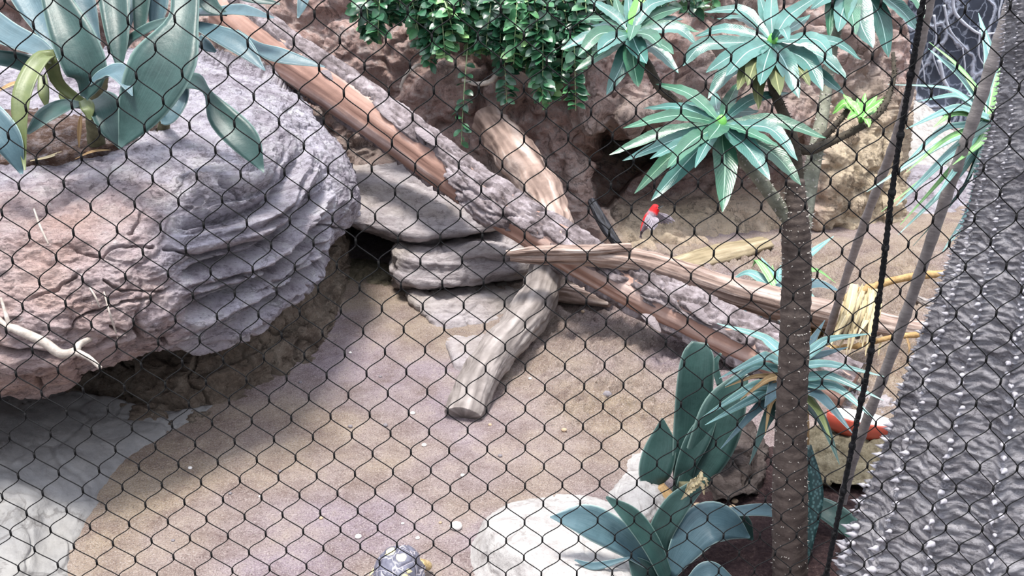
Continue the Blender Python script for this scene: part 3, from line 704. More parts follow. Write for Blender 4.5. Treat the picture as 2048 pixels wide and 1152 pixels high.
wood('wood_plank', [(1340, 532, 4.42), (1430, 512, 4.5), (1530, 486, 4.66)], [.05, .07, .05], 'yellow_wood', 'straw-coloured split wood on sand behind the weathered branch', .14, 48, 120, 3.4, 2, 6.2, flat=.5, cat='plank')
wood('stick', [(1183, 402, 4.55), (1206, 446, 4.45), (1236, 490, 4.36)], [.016, .022, .018], 'black_wood', 'charred black stick leaning below the cave mouth', .2, 28, 80, 2.4, 3, 1, cat='stick')
wood('stick', [(1832, 596, 4.02), (1865, 614, 4.0), (1905, 640, 3.97)], [.012, .02, .02], 'grey_post', 'short grey stick on sand beside thick spiny trunk', .16, 28, 60, 2.4, 3, 2, cat='stick')
M['twig'] = mat_plain('pale_twig', '#8f857c', '#c9bfb6', 40, .8, .4)
def twig(name, paths, label, cat='twig', mt='twig', group=None):
    m = MB()
    for pts, r in paths: tube(m, [P(*q) for q in pts], r, 40, 8, lambda p, t, h: .15*np.min(r)*fbm(p*60, 2))
    o = m.build(name, M[mt], origin=P(*paths[0][0][0])); tag(o, label, cat, group)
twig('root', [([(-10, 632, 2.46), (10, 650, 2.455), (35, 660, 2.45), (87, 684, 2.46), (121, 707, 2.47), (149, 703, 2.48), (160, 688, 2.5), (192, 673, 2.58)], [.008, .008, .011, .012, .012, .011, .009, .006]),
              ([(152, 704, 2.48), (178, 716, 2.47), (202, 737, 2.47)], [.009, .007, .005]), ([(2, 596, 2.46), (12, 630, 2.45), (22, 662, 2.45)], [.003, .005, .006])],
     'pale gnarled root crossing the lower left edge of boulder', 'root')
twig('root', [([(68, 418, 2.54), (80, 452, 2.51), (97, 488, 2.50)], [.002, .003, .002])], 'short dark rootlet on the pinkish face of boulder', 'root')
twig('root', [([(180, 576, 2.53), (192, 596, 2.51), (199, 615, 2.52)], [.002, .0025, .0015]), ([(208, 584, 2.54), (220, 628, 2.52), (236, 678, 2.58)], [.002, .0025, .002])], 'thin hanging rootlets above the shaded recess under boulder', 'root')
twig('twig', [([(800, 176, 4.55), (812, 150, 4.52), (832, 132, 4.52), (852, 126, 4.58)], [.006, .008, .008, .006])], 'pale curved twig on rock wall below left fern tip')
twig('twig', [([(818, 88, 4.55), (834, 96, 4.53), (850, 106, 4.57)], [.010, .012, .007])], 'stubby grey twig poking from rock wall beside fern')
twig('twig', [([(925, 160, 4.55), (955, 168, 4.52), (985, 160, 4.52), (1002, 132, 4.56)], [.007, .011, .012, .010])], 'thick bent root looping out of rock wall beneath the fern', 'root')

# ------------------------------------------------------------------ leaves
M['agave'] = mat_leaf('blue_green_agave', '#203936', '#314e4a', '#56726f', .42, .38, 0, .25, edge='#6f8781', wave=False)
M['agave_pale'] = mat_leaf('glaucous_agave', '#334c53', '#4a656e', '#809aa1', .42, .38, 0, .25, edge='#93a9a5', wave=False)
M['agave_old'] = mat_leaf('yellowing_agave', '#4e5b36', '#6a7448', '#98a070', .45, .4, 0, .3, wave=False)
M['pachy'] = mat_leaf('tree_leaf', '#254e3c', '#386e54', '#95c0a0', .33, .6, .028, .12)
M['pachy_blue'] = mat_leaf('bluish_tree_leaf', '#2d594f', '#4b7e77', '#a8cbc6', .33, .6, .028, .12)
M['young'] = mat_leaf('young_leaf', '#4f9a3c', '#7cc05a', '#c9e8a6', .4, .5, .06, .15)
M['oldleaf'] = mat_leaf('old_yellow_leaf', '#4c5632', '#626a42', '#8f9268', .5, .4, .05, .2)
M['yucca'] = mat_leaf('narrow_blue_leaf', '#41706d', '#679798', '#b5d2cf', .36, .55, .03, .45, edge='#9cc0a4', wave=False)
M['yucca_green'] = mat_leaf('narrow_green_leaf', '#4d8c48', '#79b565', '#cbe2b0', .4, .5, .03, .4, wave=False)
M['dry'] = mat_leaf('dry_leaf', '#775c40', '#a08259', '#c9b18b', .8, .2, .04, .5, wave=False)
M['straw'] = mat_leaf('straw_leaf', '#a0906b', '#c6b691', '#e3d9bf', .8, .2, .04, .5, wave=False)
M['stem'] = mat_plain('green_brown_stem', '#4a4a38', '#77745a', 30, .8, .5)

def agave(name, loc, label, leaves, stems=(), cat='agave'):
    r = empty(name, loc, label, cat)
    for i, L in enumerate(leaves):
        pts, w, mt = L[0], L[1], L[2]; kw = dict(L[3]) if len(L) > 3 else {}
        lab = kw.pop('label', None); kind = kw.pop('kind', 'agave'); th = kw.pop('thick', .010); dd = np.mean([q[2] for q in pts])
        m = MB(); W_ = [px(a, dd) for a in w] if np.ndim(w) else px(w, dd)
        leaf(m, [P(*q) for q in pts], W_, kind, kw.pop('nh', None), kw.pop('fold', .22), th, 22, 7, kw.pop('ripple', 0), i, 0, kw.pop('twist', 0))
        o = m.build('leaf', M[mt], r)
        if lab: o['label'] = lab
    for pts, rad, mt in stems:
        m = MB(); tube(m, [P(*q) for q in pts], rad, 40, 20, lambda p, t, h: .006*fbm(p*25, 3)); m.build('stem', M[mt], r)
    return r
D = 2.72
agave('agave', P(190, 305, 3.05), 'blue-green agave growing in soil bed on top of the boulder', [
 ([(-90, -10, 2.9), (0, 62, 2.82), (70, 95, 2.76), (118, 116, 2.74)], [62, 62, 46, 4], 'agave_pale', dict(nh=(.2, -.6, .8))),
 ([(30, -60, 2.95), (62, 0, 2.9), (90, 55, 2.85), (115, 112, 2.8)], [66, 66, 44, 4], 'agave_pale'),
 ([(92, -60, 2.70), (118, 10, 2.66), (150, 80, 2.63), (178, 150, 2.63), (170, 196, 2.66)], [34, 60, 84, 78, 20], 'agave', dict(fold=.3, label='dark broad leaf with folded tip')),
 ([(178, 168, 2.60), (205, 150, 2.58), (238, 146, 2.55), (265, 192, 2.50)], [14, 40, 46, 2], 'agave_pale', dict(label='pale folded leaf tip', nh=(.1, -.5, .9))),
 ([(112, -40, 2.85), (135, 10, 2.84), (156, 55, 2.82)], [24, 26, 6], 'agave_pale'),
 ([(150, -50, 2.82), (172, 10, 2.8), (200, 85, 2.78)], [46, 42, 4], 'agave_pale'),
 ([(222, -60, 2.84), (232, 10, 2.8), (238, 80, 2.76), (240, 145, 2.74)], [60, 60, 44, 6], 'agave', dict(fold=.35)),
 ([(252, -60, 2.92), (262, 0, 2.9), (256, 60, 2.86)], [40, 34, 10], 'agave_pale'),
 ([(288, -60, 2.9), (284, 0, 2.88), (280, 62, 2.86)], [40, 36, 22], 'agave'),
 ([(320, -50, 2.94), (318, 10, 2.92), (310, 60, 2.9)], [30, 40, 20], 'agave_pale'),
 ([(243, 105, 2.80), (262, 78, 2.78), (300, 55, 2.76), (348, 34, 2.76)], [16, 20, 22, 6], 'agave', dict(label='narrow arching leaf')),
 ([(180, 215, 2.78), (120, 170, 2.72), (98, 112, 2.66), (62, 150, 2.60), (42, 220, 2.56), (50, 340, 2.56)], [16, 24, 36, 40, 34, 4], 'agave_old', dict(label='yellowing leaf bent over and drooping', fold=.3)),
 ([(185, 215, 2.76), (140, 210, 2.68), (95, 232, 2.62), (55, 268, 2.58)], [30, 42, 44, 10], 'agave', dict(nh=(0, -.6, .8))),
 ([(-60, 200, 2.6), (-20, 235, 2.56), (18, 285, 2.55), (44, 348, 2.57)], [40, 60, 56, 6], 'agave_pale'),
 ([(85, 150, 2.7), (88, 185, 2.68), (94, 214, 2.68)], [16, 22, 6], 'agave_old'),
 ([(60, 130, 2.85), (20, 120, 2.85), (-60, 110, 2.85)], [40, 36, 30], 'agave'),
 ([(195, 195, 2.72), (212, 215, 2.68), (225, 255, 2.66), (240, 297, 2.66)], [40, 62, 50, 4], 'agave'),
 ([(150, 205, 2.8), (130, 190, 2.78), (140, 175, 2.78)], [20, 24, 8], 'agave_old'),
 ([(165, 200, 2.70), (176, 215, 2.66), (180, 240, 2.66)], [16, 28, 6], 'agave_old', dict(label='withered yellow leaf base')),
 ], [([(196, 322, 3.08), (190, 260, 2.98), (192, 200, 2.90), (200, 140, 2.85)], [.026, .026, .026, .026], 'stem')])
agave('agave', P(380, 240, 3.3), 'upper agave with broad leaf drooping over the boulder and log', [
 ([(372, -70, 2.66), (372, -10, 2.60), (366, 45, 2.56), (330, 130, 2.52), (282, 220, 2.52), (238, 297, 2.54)], [50, 56, 66, 136, 104, 3], 'agave', dict(fold=.16, label='largest broad drooping leaf')),
 ([(390, 25, 2.9), (430, 24, 2.85), (480, 22, 2.8), (548, 36, 2.76)], [26, 32, 36, 4], 'agave_pale', dict(nh=(0, -.5, .87))),
 ([(392, 50, 2.86), (430, 66, 2.8), (480, 92, 2.76), (530, 141, 2.72)], [20, 38, 46, 3], 'agave_pale', dict(nh=(.1, -.7, .7))),
 ([(470, 62, 2.9), (510, 92, 2.84), (560, 112, 2.8), (650, 134, 2.78)], [14, 26, 40, 3], 'agave_pale', dict(nh=(.1, -.6, .8), fold=.1)),
 ([(360, 165, 2.76), (390, 165, 2.72), (415, 185, 2.68), (445, 235, 2.65), (492, 285, 2.63), (528, 345, 2.63)], [40, 40, 16, 56, 58, 2], 'agave', dict(label='long drooping pointed leaf', fold=.2)),
 ([(396, 75, 2.95), (412, 92, 2.93), (432, 104, 2.92)], [18, 24, 6], 'agave_pale'),
 ([(400, -40, 2.84), (420, 10, 2.82), (455, 30, 2.82)], [40, 36, 8], 'agave'),
 ([(440, -30, 2.95), (500, -5, 2.9), (560, 8, 2.9)], [30, 26, 4], 'agave'),
 ([(612, -30, 2.9), (606, 5, 2.88), (596, 36, 2.87)], [24, 22, 4], 'agave_pale'),
 ([(352, 150, 2.8), (356, 195, 2.76), (338, 235, 2.74), (322, 245, 2.74)], [40, 46, 36, 8], 'agave_pale'),
 ], [([(326, 262, 3.25), (345, 150, 3.0), (374, 20, 2.86), (384, -60, 2.8)], [.018, .022, .03, .04], 'stem')])
# soil bed and litter round the agave
SB = [
 [(-200, 190, 3.85), (0, 200, 3.8), (120, 200, 3.8), (260, 205, 3.7), (420, 190, 3.8)],
 [(-200, 250, 3.3), (0, 255, 3.28), (120, 255, 3.28), (230, 250, 3.3), (360, 232, 3.42)],
 [(-200, 305, 3.06), (0, 305, 3.06), (120, 300, 3.07), (210, 290, 3.1), (300, 270, 3.2)],
 [(-200, 338, 2.95), (0, 336, 2.95), (110, 328, 2.96), (200, 316, 3.0), (262, 300, 3.06)]]
M['soil'] = mat_rock('litter_soil', [(.25, '#47362f'), (.5, '#6f574b'), (.75, '#9a8173')], 9, 90, 1.0, .015, '#2a1f1b', .6)
m, V = patch(SB, 60, 110, lambda p, nn: .02+.022*fbm(p*9, 4)+.008*ridge(p*30, 3), (0, .05, -.12)); V = V
o = m.build('soil_bed', M['soil'], origin=P(0, 335, 2.95)); tag(o, 'reddish brown soil bed with leaf litter on top of boulder', 'soil', kind='stuff')
lit = [([(60, 322, 2.94), (100, 314, 2.95), (128, 302, 2.98)], 10, 'straw', 'curled straw leaf lying at front edge of the soil bed'),
       ([(158, 300, 3.0), (160, 262, 2.98), (163, 226, 2.97)], 12, 'dry', 'upright dead leaf stub beside agave stem'),
       ([(-20, 190, 3.4), (20, 172, 3.4), (50, 160, 3.45)], 18, 'dry', 'brown dead leaf lying behind the yellowing agave leaf'),
       ([(150, 318, 2.95), (185, 304, 2.97), (222, 300, 3.0)], 9, 'dry', 'thin dead leaf on soil under dark agave leaves')]
for pts, w, mt, lb in lit:
    m = MB(); leaf(m, [P(*q) for q in pts], px(w, 2.7), 'lance', (0, -.4, .9), .4, .002); o = m.build('dead_leaf', M[mt], origin=P(*pts[0])); tag(o, lb, 'leaf')

# lower agaves
agave('agave', P(1330, 1165, 2.42), 'low agave with spreading blue leaves in front of the pale stone', [
 ([(1320, 1140, 2.42), (1265, 1095, 2.40), (1215, 1062, 2.38), (1165, 1040, 2.37), (1100, 1034, 2.36)], [24, 52, 68, 62, 3], 'agave_pale', dict(nh=(0, -.7, .7), label='wide leaf lying over pale stone')),
 ([(1335, 1165, 2.40), (1300, 1090, 2.37), (1260, 1035, 2.35), (1212, 994, 2.34)], [30, 44, 42, 6], 'agave', dict(nh=(.4, -.7, .6), fold=.35)),
 ([(1335, 1150, 2.42), (1318, 1080, 2.40), (1350, 1015, 2.38), (1398, 968, 2.37)], [16, 46, 50, 26], 'agave', dict(fold=.25, label='upright leaf with dried ragged tip', kind='x')),
 ([(1340, 1150, 2.40), (1370, 1095, 2.38), (1410, 1050, 2.38), (1452, 1048, 2.40), (1500, 1075, 2.44)], [22, 62, 84, 66, 3], 'agave_pale', dict(nh=(-.2, -.7, .7), label='broad bent leaf over dark soil')),
 ([(1395, 1055, 2.46), (1440, 1046, 2.47), (1480, 1050, 2.49), (1506, 1080, 2.51)], [40, 52, 50, 4], 'agave'),
 ([(1150, 1120, 2.36), (1190, 1132, 2.36), (1260, 1115, 2.38)], [3, 16, 4], 'agave_pale'),
 ([(1310, 1180, 2.42), (1285, 1145, 2.40), (1258, 1112, 2.40)], [40, 52, 8], 'agave'),
 ([(1385, 1165, 2.36), (1420, 1145, 2.35), (1470, 1165, 2.36)], [30, 44, 10], 'agave_pale'),
 ])
m = MB()
for a, b, c_, w_ in (((1368, 990), (1384, 966), (1410, 955), 16), ((1374, 982), (1396, 958), (1404, 940), 12), ((1384, 976), (1402, 968), (1408, 990), 9), ((1362, 1000), (1376, 984), (1398, 972), 10), ((1392, 962), (1410, 958), (1414, 976), 7)):
    leaf(m, [P(*a, 2.362), P(*b, 2.352), P(*c_, 2.358)], px(w_, 2.36), 'lance', (.3, -.8, .5), .6, .002, 14, 5, .004, w_)
o = m.build('withered_leaf', M['straw'], origin=P(1375, 985, 2.36)); tag(o, 'withered papery leaf tip curled above the low agave', 'leaf')
agave('agave', P(1385, 985, 2.88), 'tall dark agave with upright strap leaf beneath the log', [
 ([(1375, 990, 2.84), (1378, 920, 2.80), (1384, 840, 2.78), (1390, 760, 2.75), (1396, 710, 2.745), (1399, 684, 2.75)], [54, 68, 74, 72, 62, 30], 'agave', dict(kind='x', fold=.12, label='tall upright strap leaf')),
 ([(1372, 985, 2.80), (1420, 895, 2.76), (1450, 815, 2.74), (1490, 745, 2.74)], [46, 88, 84, 18], 'agave', dict(kind='x', fold=.15, label='broad slanting leaf')),
 ([(1310, 985, 2.82), (1308, 950, 2.80), (1322, 890, 2.80), (1325, 836, 2.80)], [12, 62, 60, 4], 'agave', dict(fold=.12, label='short pointed leaf with notched edge')),
 ([(1362, 990, 2.82), (1372, 930, 2.78), (1400, 870, 2.76), (1440, 800, 2.75)], [40, 40, 46, 10], 'agave', dict(kind='x')),
 ([(1440, 770, 3.0), (1430, 730, 3.0), (1442, 706, 3.0)], [14, 14, 4], 'agave'),
 ], [([(1345, 1030, 2.80), (1330, 995, 2.80), (1318, 972, 2.80)], [.035, .03, .018], 'dry'), ([(1376, 1040, 2.82), (1378, 1000, 2.82), (1378, 960, 2.80)], [.05, .04, .03], 'stem')])
agave('agave', P(1590, 1000, 2.7), 'narrow grey-green leaves lying on soil behind the spiny tree trunk', [
 ([(1600, 1040, 2.46), (1540, 1022, 2.46), (1470, 1024, 2.46), (1360, 1042, 2.46)], [36, 30, 22, 3], 'agave_pale', dict(nh=(0, -.4, .9), label='pale horizontal leaf')),
 ([(1610, 1000, 2.6), (1660, 1025, 2.56), (1700, 1055, 2.54), (1745, 1088, 2.52)], [30, 46, 44, 8], 'agave'),
 ])
M['mottled'] = mat_rock('mottled_leaf', [(.3, '#22383a'), (.6, '#34504f')], 10, 30, .1, .002, '#22383a', .0)
n = NT('mottled_dark_leaf'); v = n.mapping((1, 1, .6)); c = n.mix(n.ramp(n.vor(v, 150), [(.25, 1.0), (.5, 0.0)]), '#223b3d', '#4d6d6f'); M['mottled'] = n.fin(c, .4, None, .5)
m = MB(); leaf(m, [P(1596, 1170, 2.46), P(1612, 1080, 2.45), P(1622, 985, 2.45), P(1612, 890, 2.46)], [px(a, 2.45) for a in (14, 30, 46, 20)], 'x', None, .3, .012, 24, 7)
o = m.build('mottled_leaf', M['mottled'], origin=P(1596, 1170, 2.46)); tag(o, 'mottled dark green leaf standing close behind spiny tree trunk', 'leaf')

# ------------------------------------------------------------------ rosettes
def rosette(parent, c, d, L, leaves, mt, alt=None, bud='young', w=24, kind='lance', name='leaf_rosette', fold=.18, ripple=.0015, budr=.012):
    """leaves: (tip x, tip y[, mid x, mid y[, width px]]) ; depth follows from the leaf length L (m)"""
    C3 = P(c[0], c[1], d); m = MB(); ball(m, C3, (budr, budr, budr*1.6), 10, 8); ro = m.build(name, M[bud], parent)
    for i, q in enumerate(leaves):
        tx, ty = q[0], q[1]; ext = math.hypot(tx-c[0], ty-c[1])*d/F
        ww = q[4] if len(q) > 4 and q[4] else w
        mtl = M[q[5]] if len(q) > 5 else M[mt if (alt is None or i % 2) else alt]
        off = math.sqrt(max(L*L-ext*ext, 0)) if ext < L else 0
        off = min(off, .16)*(-1 if ty > c[1]-8 else 1)
        dt = d+off*.9; dm = d+off*.55
        if len(q) > 2 and q[2] is not None: mx, my = q[2], q[3]
        else: mx, my = (tx+c[0])/2, (ty+c[1])/2-.16*abs(tx-c[0])-4
        sc = dm/d
        pts = [C3, P(c[0]+(mx-c[0])*.45, c[1]+(my-c[1])*.5-3, (d+dm)/2), P(mx, my, dm), P(tx, ty, dt)]
        m = MB(); leaf(m, pts, px(ww*1.18, dm), kind, (0.15*math.sin(i*2.1), -.65, .75), fold, .0, 18, 7, ripple, i)
        m.build('leaf', mtl, ro)
    return ro
def spiny(mb, pts, rad, n, k, sp, L, seed=0, mi=1, lo=0.0):
    rr = np.random.RandomState(seed)
    c = spline(pts, 60); T, X, Y = frames(c)
    R = spline(np.array(rad, float)[:, None], 60)[:, 0] if np.ndim(rad) else np.full(60, rad)
    tube(mb, pts, rad, n, k, lambda p, t, h: np.mean(rad)*(.07*fbm(p*28, 3)+.018*np.sin(t*n*1.1)))
    for _ in range(sp):
        i = int(rr.uniform(lo, 1)*59); a = rr.uniform(0, 6.283); dv = X[i]*math.cos(a)+Y[i]*math.sin(a)
        cone(mb, c[i]+dv*R[i]*.93, dv+.25*rr.normal(size=3), L*rr.uniform(.6, 1.3), L*.28, 5, mi)

M['treebark'] = mat_plain('brown_spotted_bark', '#3b322f', '#685d57', 30, .8, .4, .005, (1, 1, 1.6))
M['thorn'] = mat_plain('pale_thorn', '#9a938c', '#c9c4bc', 50, .7, .1)
M['darkstem'] = mat_plain('dark_spiny_stem', '#2c2823', '#5a5246', 40, .8, .6)
M['mossstem'] = mat_plain('grey_green_stem', '#5a5a4e', '#8f9182', 40, .8, .6)
tree = empty('spiny_tree', P(1582, 1200, 2.36), 'slender spiny-trunked tree with long glossy leaf rosettes', 'tree')
tp = [(1583, 1240, 2.43), (1580, 1152, 2.385), (1580, 1000, 2.29), (1582, 850, 2.22), (1588, 700, 2.15), (1593, 560, 2.10), (1592, 460, 2.06), (1590, 360, 2.03)]
tr = [px(a, 2.25) for a in (34, 36, 35, 31, 28.5, 27, 25, 16)]
m = MB(); spiny(m, [P(*q) for q in tp], tr, 260, 28, 720, .0068, 3); m.build('trunk', [M['treebark'], M['thorn']], tree)
def branch(pts, rad, mt, sp, seed, L=.006):
    m = MB(); spiny(m, [P(*q) for q in pts], [px(a, 2.05) for a in rad], 90, 14, sp, L, seed); m.build('branch', [M[mt], M['thorn' if mt != 'darkstem' else 'darkstem']], tree)
branch([(1586, 450, 2.06), (1560, 415, 2.04), (1520, 360, 2.0), (1478, 308, 1.97), (1447, 262, 1.95)], [16, 14, 13, 13, 12], 'mossstem', 130, 1)
branch([(1500, 335, 2.0), (1440, 285, 2.06), (1365, 215, 2.12), (1320, 175, 2.14), (1295, 130, 2.15), (1265, 85, 2.15)], [8, 9, 9, 10, 10, 9], 'darkstem', 150, 2)
branch([(1590, 440, 2.06), (1596, 350, 2.06), (1584, 270, 2.06), (1557, 205, 2.06), (1543, 160, 2.06), (1546, 95, 2.06)], [14, 11, 10, 10, 9, 9], 'darkstem', 150, 4)
branch([(1584, 290, 2.07), (1620, 300, 2.09), (1686, 272, 2.11), (1731, 248, 2.12), (1761, 222, 2.12), (1778, 190, 2.13), (1788, 150, 2.14), (1786, 105, 2.15)], [10, 10, 8, 7, 7, 6, 5, 4], 'darkstem', 170, 5)
branch([(1600, 470, 2.08), (1612, 400, 2.12), (1632, 300, 2.18), (1650, 200, 2.24), (1664, 100, 2.28), (1690, 0, 2.3), (1712, -50, 2.3)], [20, 19, 16, 13, 12, 10, 10], 'mossstem', 260, 6, .008)
branch([(1625, 300, 2.14), (1660, 262, 2.15), (1690, 228, 2.16), (1712, 190, 2.16)], [7, 7, 6, 5], 'darkstem', 70, 8)
rosette(tree, (1262, 68), 2.15, .15, [
 (1122, 99, 1175, 74, 24), (1157, 38, 1210, 38, 18), (1182, 52, 1225, 48, 16), (1156, 112, 1195, 70, 30), (1196, 108, 1215, 84, 30), (1150, 141, 1207, 105, 26), (1213, 190, 1243, 132, 32),
 (1276, 174, 1268, 130, 38), (1293, 128, 1275, 98, 34), (1321, 94, 1300, 72, 32), (1357, 146, 1322, 108, 28), (1347, 108, 1328, 92, 20), (1392, 88, 1356, 58, 24), (1362, 16, 1322, 26, 24), (1356, -4, 1305, 8, 24),
 (1259, 82, 1268, 52, 26), (1282, -20, 1276, 20, 28, 'young'), (1230, -6, 1240, 26, 22), (1366, 38, 1320, 38, 20), (1398, 64, 1345, 50, 20), (1180, 0, 1215, 20, 20), (1305, 40, 1290, 50, 20, 'young'), (1255, -20, 1258, 20, 20)],
 'pachy', 'pachy_blue', w=30)
rosette(tree, (1545, 84), 2.06, .19, [
 (1408, 24, 1480, 20, 24), (1434, 38, 1478, 36, 20), (1390, 73, 1445, 58, 22), (1366, 132, 1405, 92, 30), (1412, 145, 1462, 112, 30), (1416, 197, 1456, 142, 32), (1452, 152, 1490, 108, 36), (1520, 171, 1530, 128, 34),
 (1598, 197, 1572, 130, 38), (1645, 182, 1614, 124, 40), (1694, 158, 1645, 114, 36), (1688, 188, 1640, 150, 26), (1664, 114, 1634, 80, 30), (1722, 120, 1670, 84, 22), (1545, -30, 1542, 24, 26), (1642, -12, 1582, 28, 28), (1518, -12, 1530, 30, 26),
 (1577, 82, 1566, 58, 24), (1560, 55, 1552, 62, 14, 'young'), (1500, 28, 1525, 50, 18), (1620, 30, 1590, 52, 22),
 (1495, 172, 1508, 130, 30, 'oldleaf'), (1517, 219, 1516, 170, 24, 'oldleaf'), (1560, 190, 1552, 150, 30, 'oldleaf'), (1475, 180, 1492, 140, 26, 'oldleaf'), (1620, 172, 1600, 140, 24, 'oldleaf')],
 'pachy_blue', 'pachy_blue', w=28)
rosette(tree, (1442, 248), 1.95, .22, [
 (1219, 310, 1312, 270, 24), (1245, 322, 1336, 284, 24), (1246, 257, 1340, 232, 26), (1287, 217, 1352, 214, 20), (1312, 168, 1370, 184, 28), (1360, 206, 1398, 214, 22), (1269, 387, 1340, 314, 28), (1302, 402, 1366, 332, 32),
 (1334, 337, 1380, 286, 34), (1300, 318, 1350, 292, 20), (1445, 424, 1450, 336, 44), (1540, 359, 1498, 298, 36), (1602, 370, 1550, 310, 36), (1595, 322, 1545, 260, 32), (1652, 277, 1562, 244, 28), (1578, 186, 1512, 196, 22),
 (1417, 279, 1436, 256, 36), (1430, 184, 1433, 214, 26), (1477, 164, 1460, 198, 22), (1517, 222, 1478, 224, 26), (1450, 205, 1447, 222, 14, 'young'), (1400, 190, 1420, 216, 18), (1560, 295, 1505, 268, 24), (1390, 335, 1412, 292, 22)],
 'pachy_blue', 'pachy', w=28)
rosette(tree, (1722, 240), 2.12, .08, [
 (1665, 228, 1690, 206, 16), (1686, 188, 1704, 208, 16), (1754, 190, 1740, 208, 14), (1773, 193, 1750, 212, 12), (1738, 254, 1733, 240, 16), (1695, 238, 1708, 230, 14), (1712, 192, 1716, 212, 12), (1675, 210, 1700, 216, 14), (1765, 214, 1745, 224, 12), (1730, 186, 1727, 210, 12)],
 'young', 'young', w=14, budr=.006)
rosette(tree, (1716, -50), 2.30, .2, [
 (1676, 64, 1686, 20, 34), (1658, 78, 1664, 10, 26, 'pachy'), (1777, 115, 1762, 40, 36), (1746, 96, 1722, 48, 44), (1838, 66, 1806, 24, 32), (1848, 36, 1830, -5, 24, 'pachy'), (1712, 70, 1704, 20, 30, 'pachy'), (1620, 20, 1660, -10, 26), (1590, 0, 1640, -30, 26)],
 'pachy_blue', 'pachy_blue', w=30)

# narrow-leaved plants
def straps(name, loc, label, c, d, L, items, mt, alt, w, kind='strap', stem=None, cat='plant', dead=()):
    r = empty(name, loc, label, cat); C3 = P(c[0], c[1], d)
    for i, q in enumerate(items):
        tx, ty, mx, my = q[:4]; ww = 1.3*(q[4] if len(q) > 4 and q[4] else w); mm = q[5] if len(q) > 5 else (mt if i % 3 else alt)
        bx, by = (q[6], q[7]) if len(q) > 7 else c
        ext = math.hypot(tx-bx, ty-by)*d/F; off = min(math.sqrt(max(L*L-ext*ext, 0)), .18)*(-1 if ty > by else 1)
        m = MB(); leaf(m, [P(bx, by, d), P(bx+(mx-bx)*.5, by+(my-by)*.55-2, d+off*.3), P(mx, my, d+off*.6), P(tx, ty, d+off)], px(ww, d), kind, (.2*math.sin(i), -.6, .8), .3, .003, 18, 5, 0, i)
        o = m.build('leaf', M[mm], r)
        if mm == 'dry': o['label'] = 'dead brown leaf'
    if stem:
        m = MB(); tube(m, [P(*q) for q in stem[0]], stem[1], 40, 16, lambda p, t, h: .004*fbm(p*40, 2)); m.build('stem', M[stem[2]], r)
    return r
bl = (1558, 735); brr = (1607, 735)
straps('rosette_plant', P(1590, 930, 2.75), 'spiky blue-green rosette plant growing behind spiny tree trunk', (1585, 740), 2.50, .26, [
 (1434, 647, 1517, 672, 22, 'yucca', 1570, 715), (1438, 757, 1522, 716, 22, 'yucca', 1562, 726), (1450, 772, 1505, 735, 18, 'yucca', 1562, 740), (1404, 835, 1495, 780, 24, 'yucca', 1562, 768), (1410, 850, 1480, 812, 18, 'yucca', 1560, 772),
 (1440, 899, 1505, 828, 20, 'agave_pale', 1562, 775), (1499, 929, 1528, 852, 22, 'agave', 1560, 790), (1529, 814, 1545, 785, 34, 'agave_pale', 1564, 760),
 (1744, 667, 1662, 678, 18, 'yucca', 1604, 720), (1697, 694, 1640, 710, 20, 'agave_pale', 1606, 726), (1768, 753, 1672, 731, 18, 'yucca', 1604, 732), (1767, 801, 1668, 755, 20, 'yucca', 1604, 756), (1748, 838, 1680, 780, 22, 'yucca', 1604, 764),
 (1706, 868, 1655, 808, 26, 'agave_pale', 1604, 772), (1679, 929, 1648, 852, 26, 'agave', 1602, 782), (1664, 885, 1640, 830, 18, 'agave_old', 1604, 780), (1650, 640, 1625, 680, 18, 'agave_pale', 1600, 720),
 (1450, 775, 1500, 756, 10, 'dry', 1560, 752), (1480, 800, 1520, 770, 12, 'dry', 1564, 757), (1530, 870, 1540, 810, 12, 'dry', 1568, 770), (1495, 790, 1530, 762, 14, 'dry', 1566, 750), (1560, 900, 1555, 840, 12, 'dry', 1570, 780)],
 'yucca', 'agave_pale', 20, stem=([(1592, 960, 2.76), (1592, 860, 2.68), (1590, 760, 2.55), (1588, 720, 2.5)], [.04, .035, .035, .02], 'dry'))
straps('rosette_plant', P(1560, 660, 3.98), 'light green rosette plant behind the weathered branch', (1552, 580), 3.92, .3, [
 (1464, 559, 1495, 546, 20, 'yucca'), (1503, 540, 1512, 520, 16, 'yucca_green'), (1522, 514, 1537, 540, 22, 'yucca'), (1562, 530, 1557, 552, 20, 'yucca'), (1545, 530, 1545, 550, 14, 'yucca_green'), (1570, 535, 1565, 560, 14, 'yucca_green'),
 (1668, 472, 1622, 506, 20, 'yucca', 1590, 530), (1672, 566, 1630, 540, 12, 'yucca_green'), (1682, 584, 1640, 570, 26, 'agave_pale'), (1520, 640, 1530, 610, 20, 'agave_pale'), (1560, 650, 1556, 615, 22, 'agave_pale'), (1480, 630, 1512, 606, 20, 'agave_pale'),
 (1572, 640, 1570, 600, 14, 'yucca'), (1640, 610, 1610, 585, 20, 'yucca'), (1500, 560, 1520, 560, 14, 'yucca')],
 'yucca', 'yucca_green', 18, stem=([(1556, 668, 3.98), (1554, 620, 3.95), (1552, 580, 3.92)], [.03, .03, .02], 'stem'))
yc = (1985, 240)
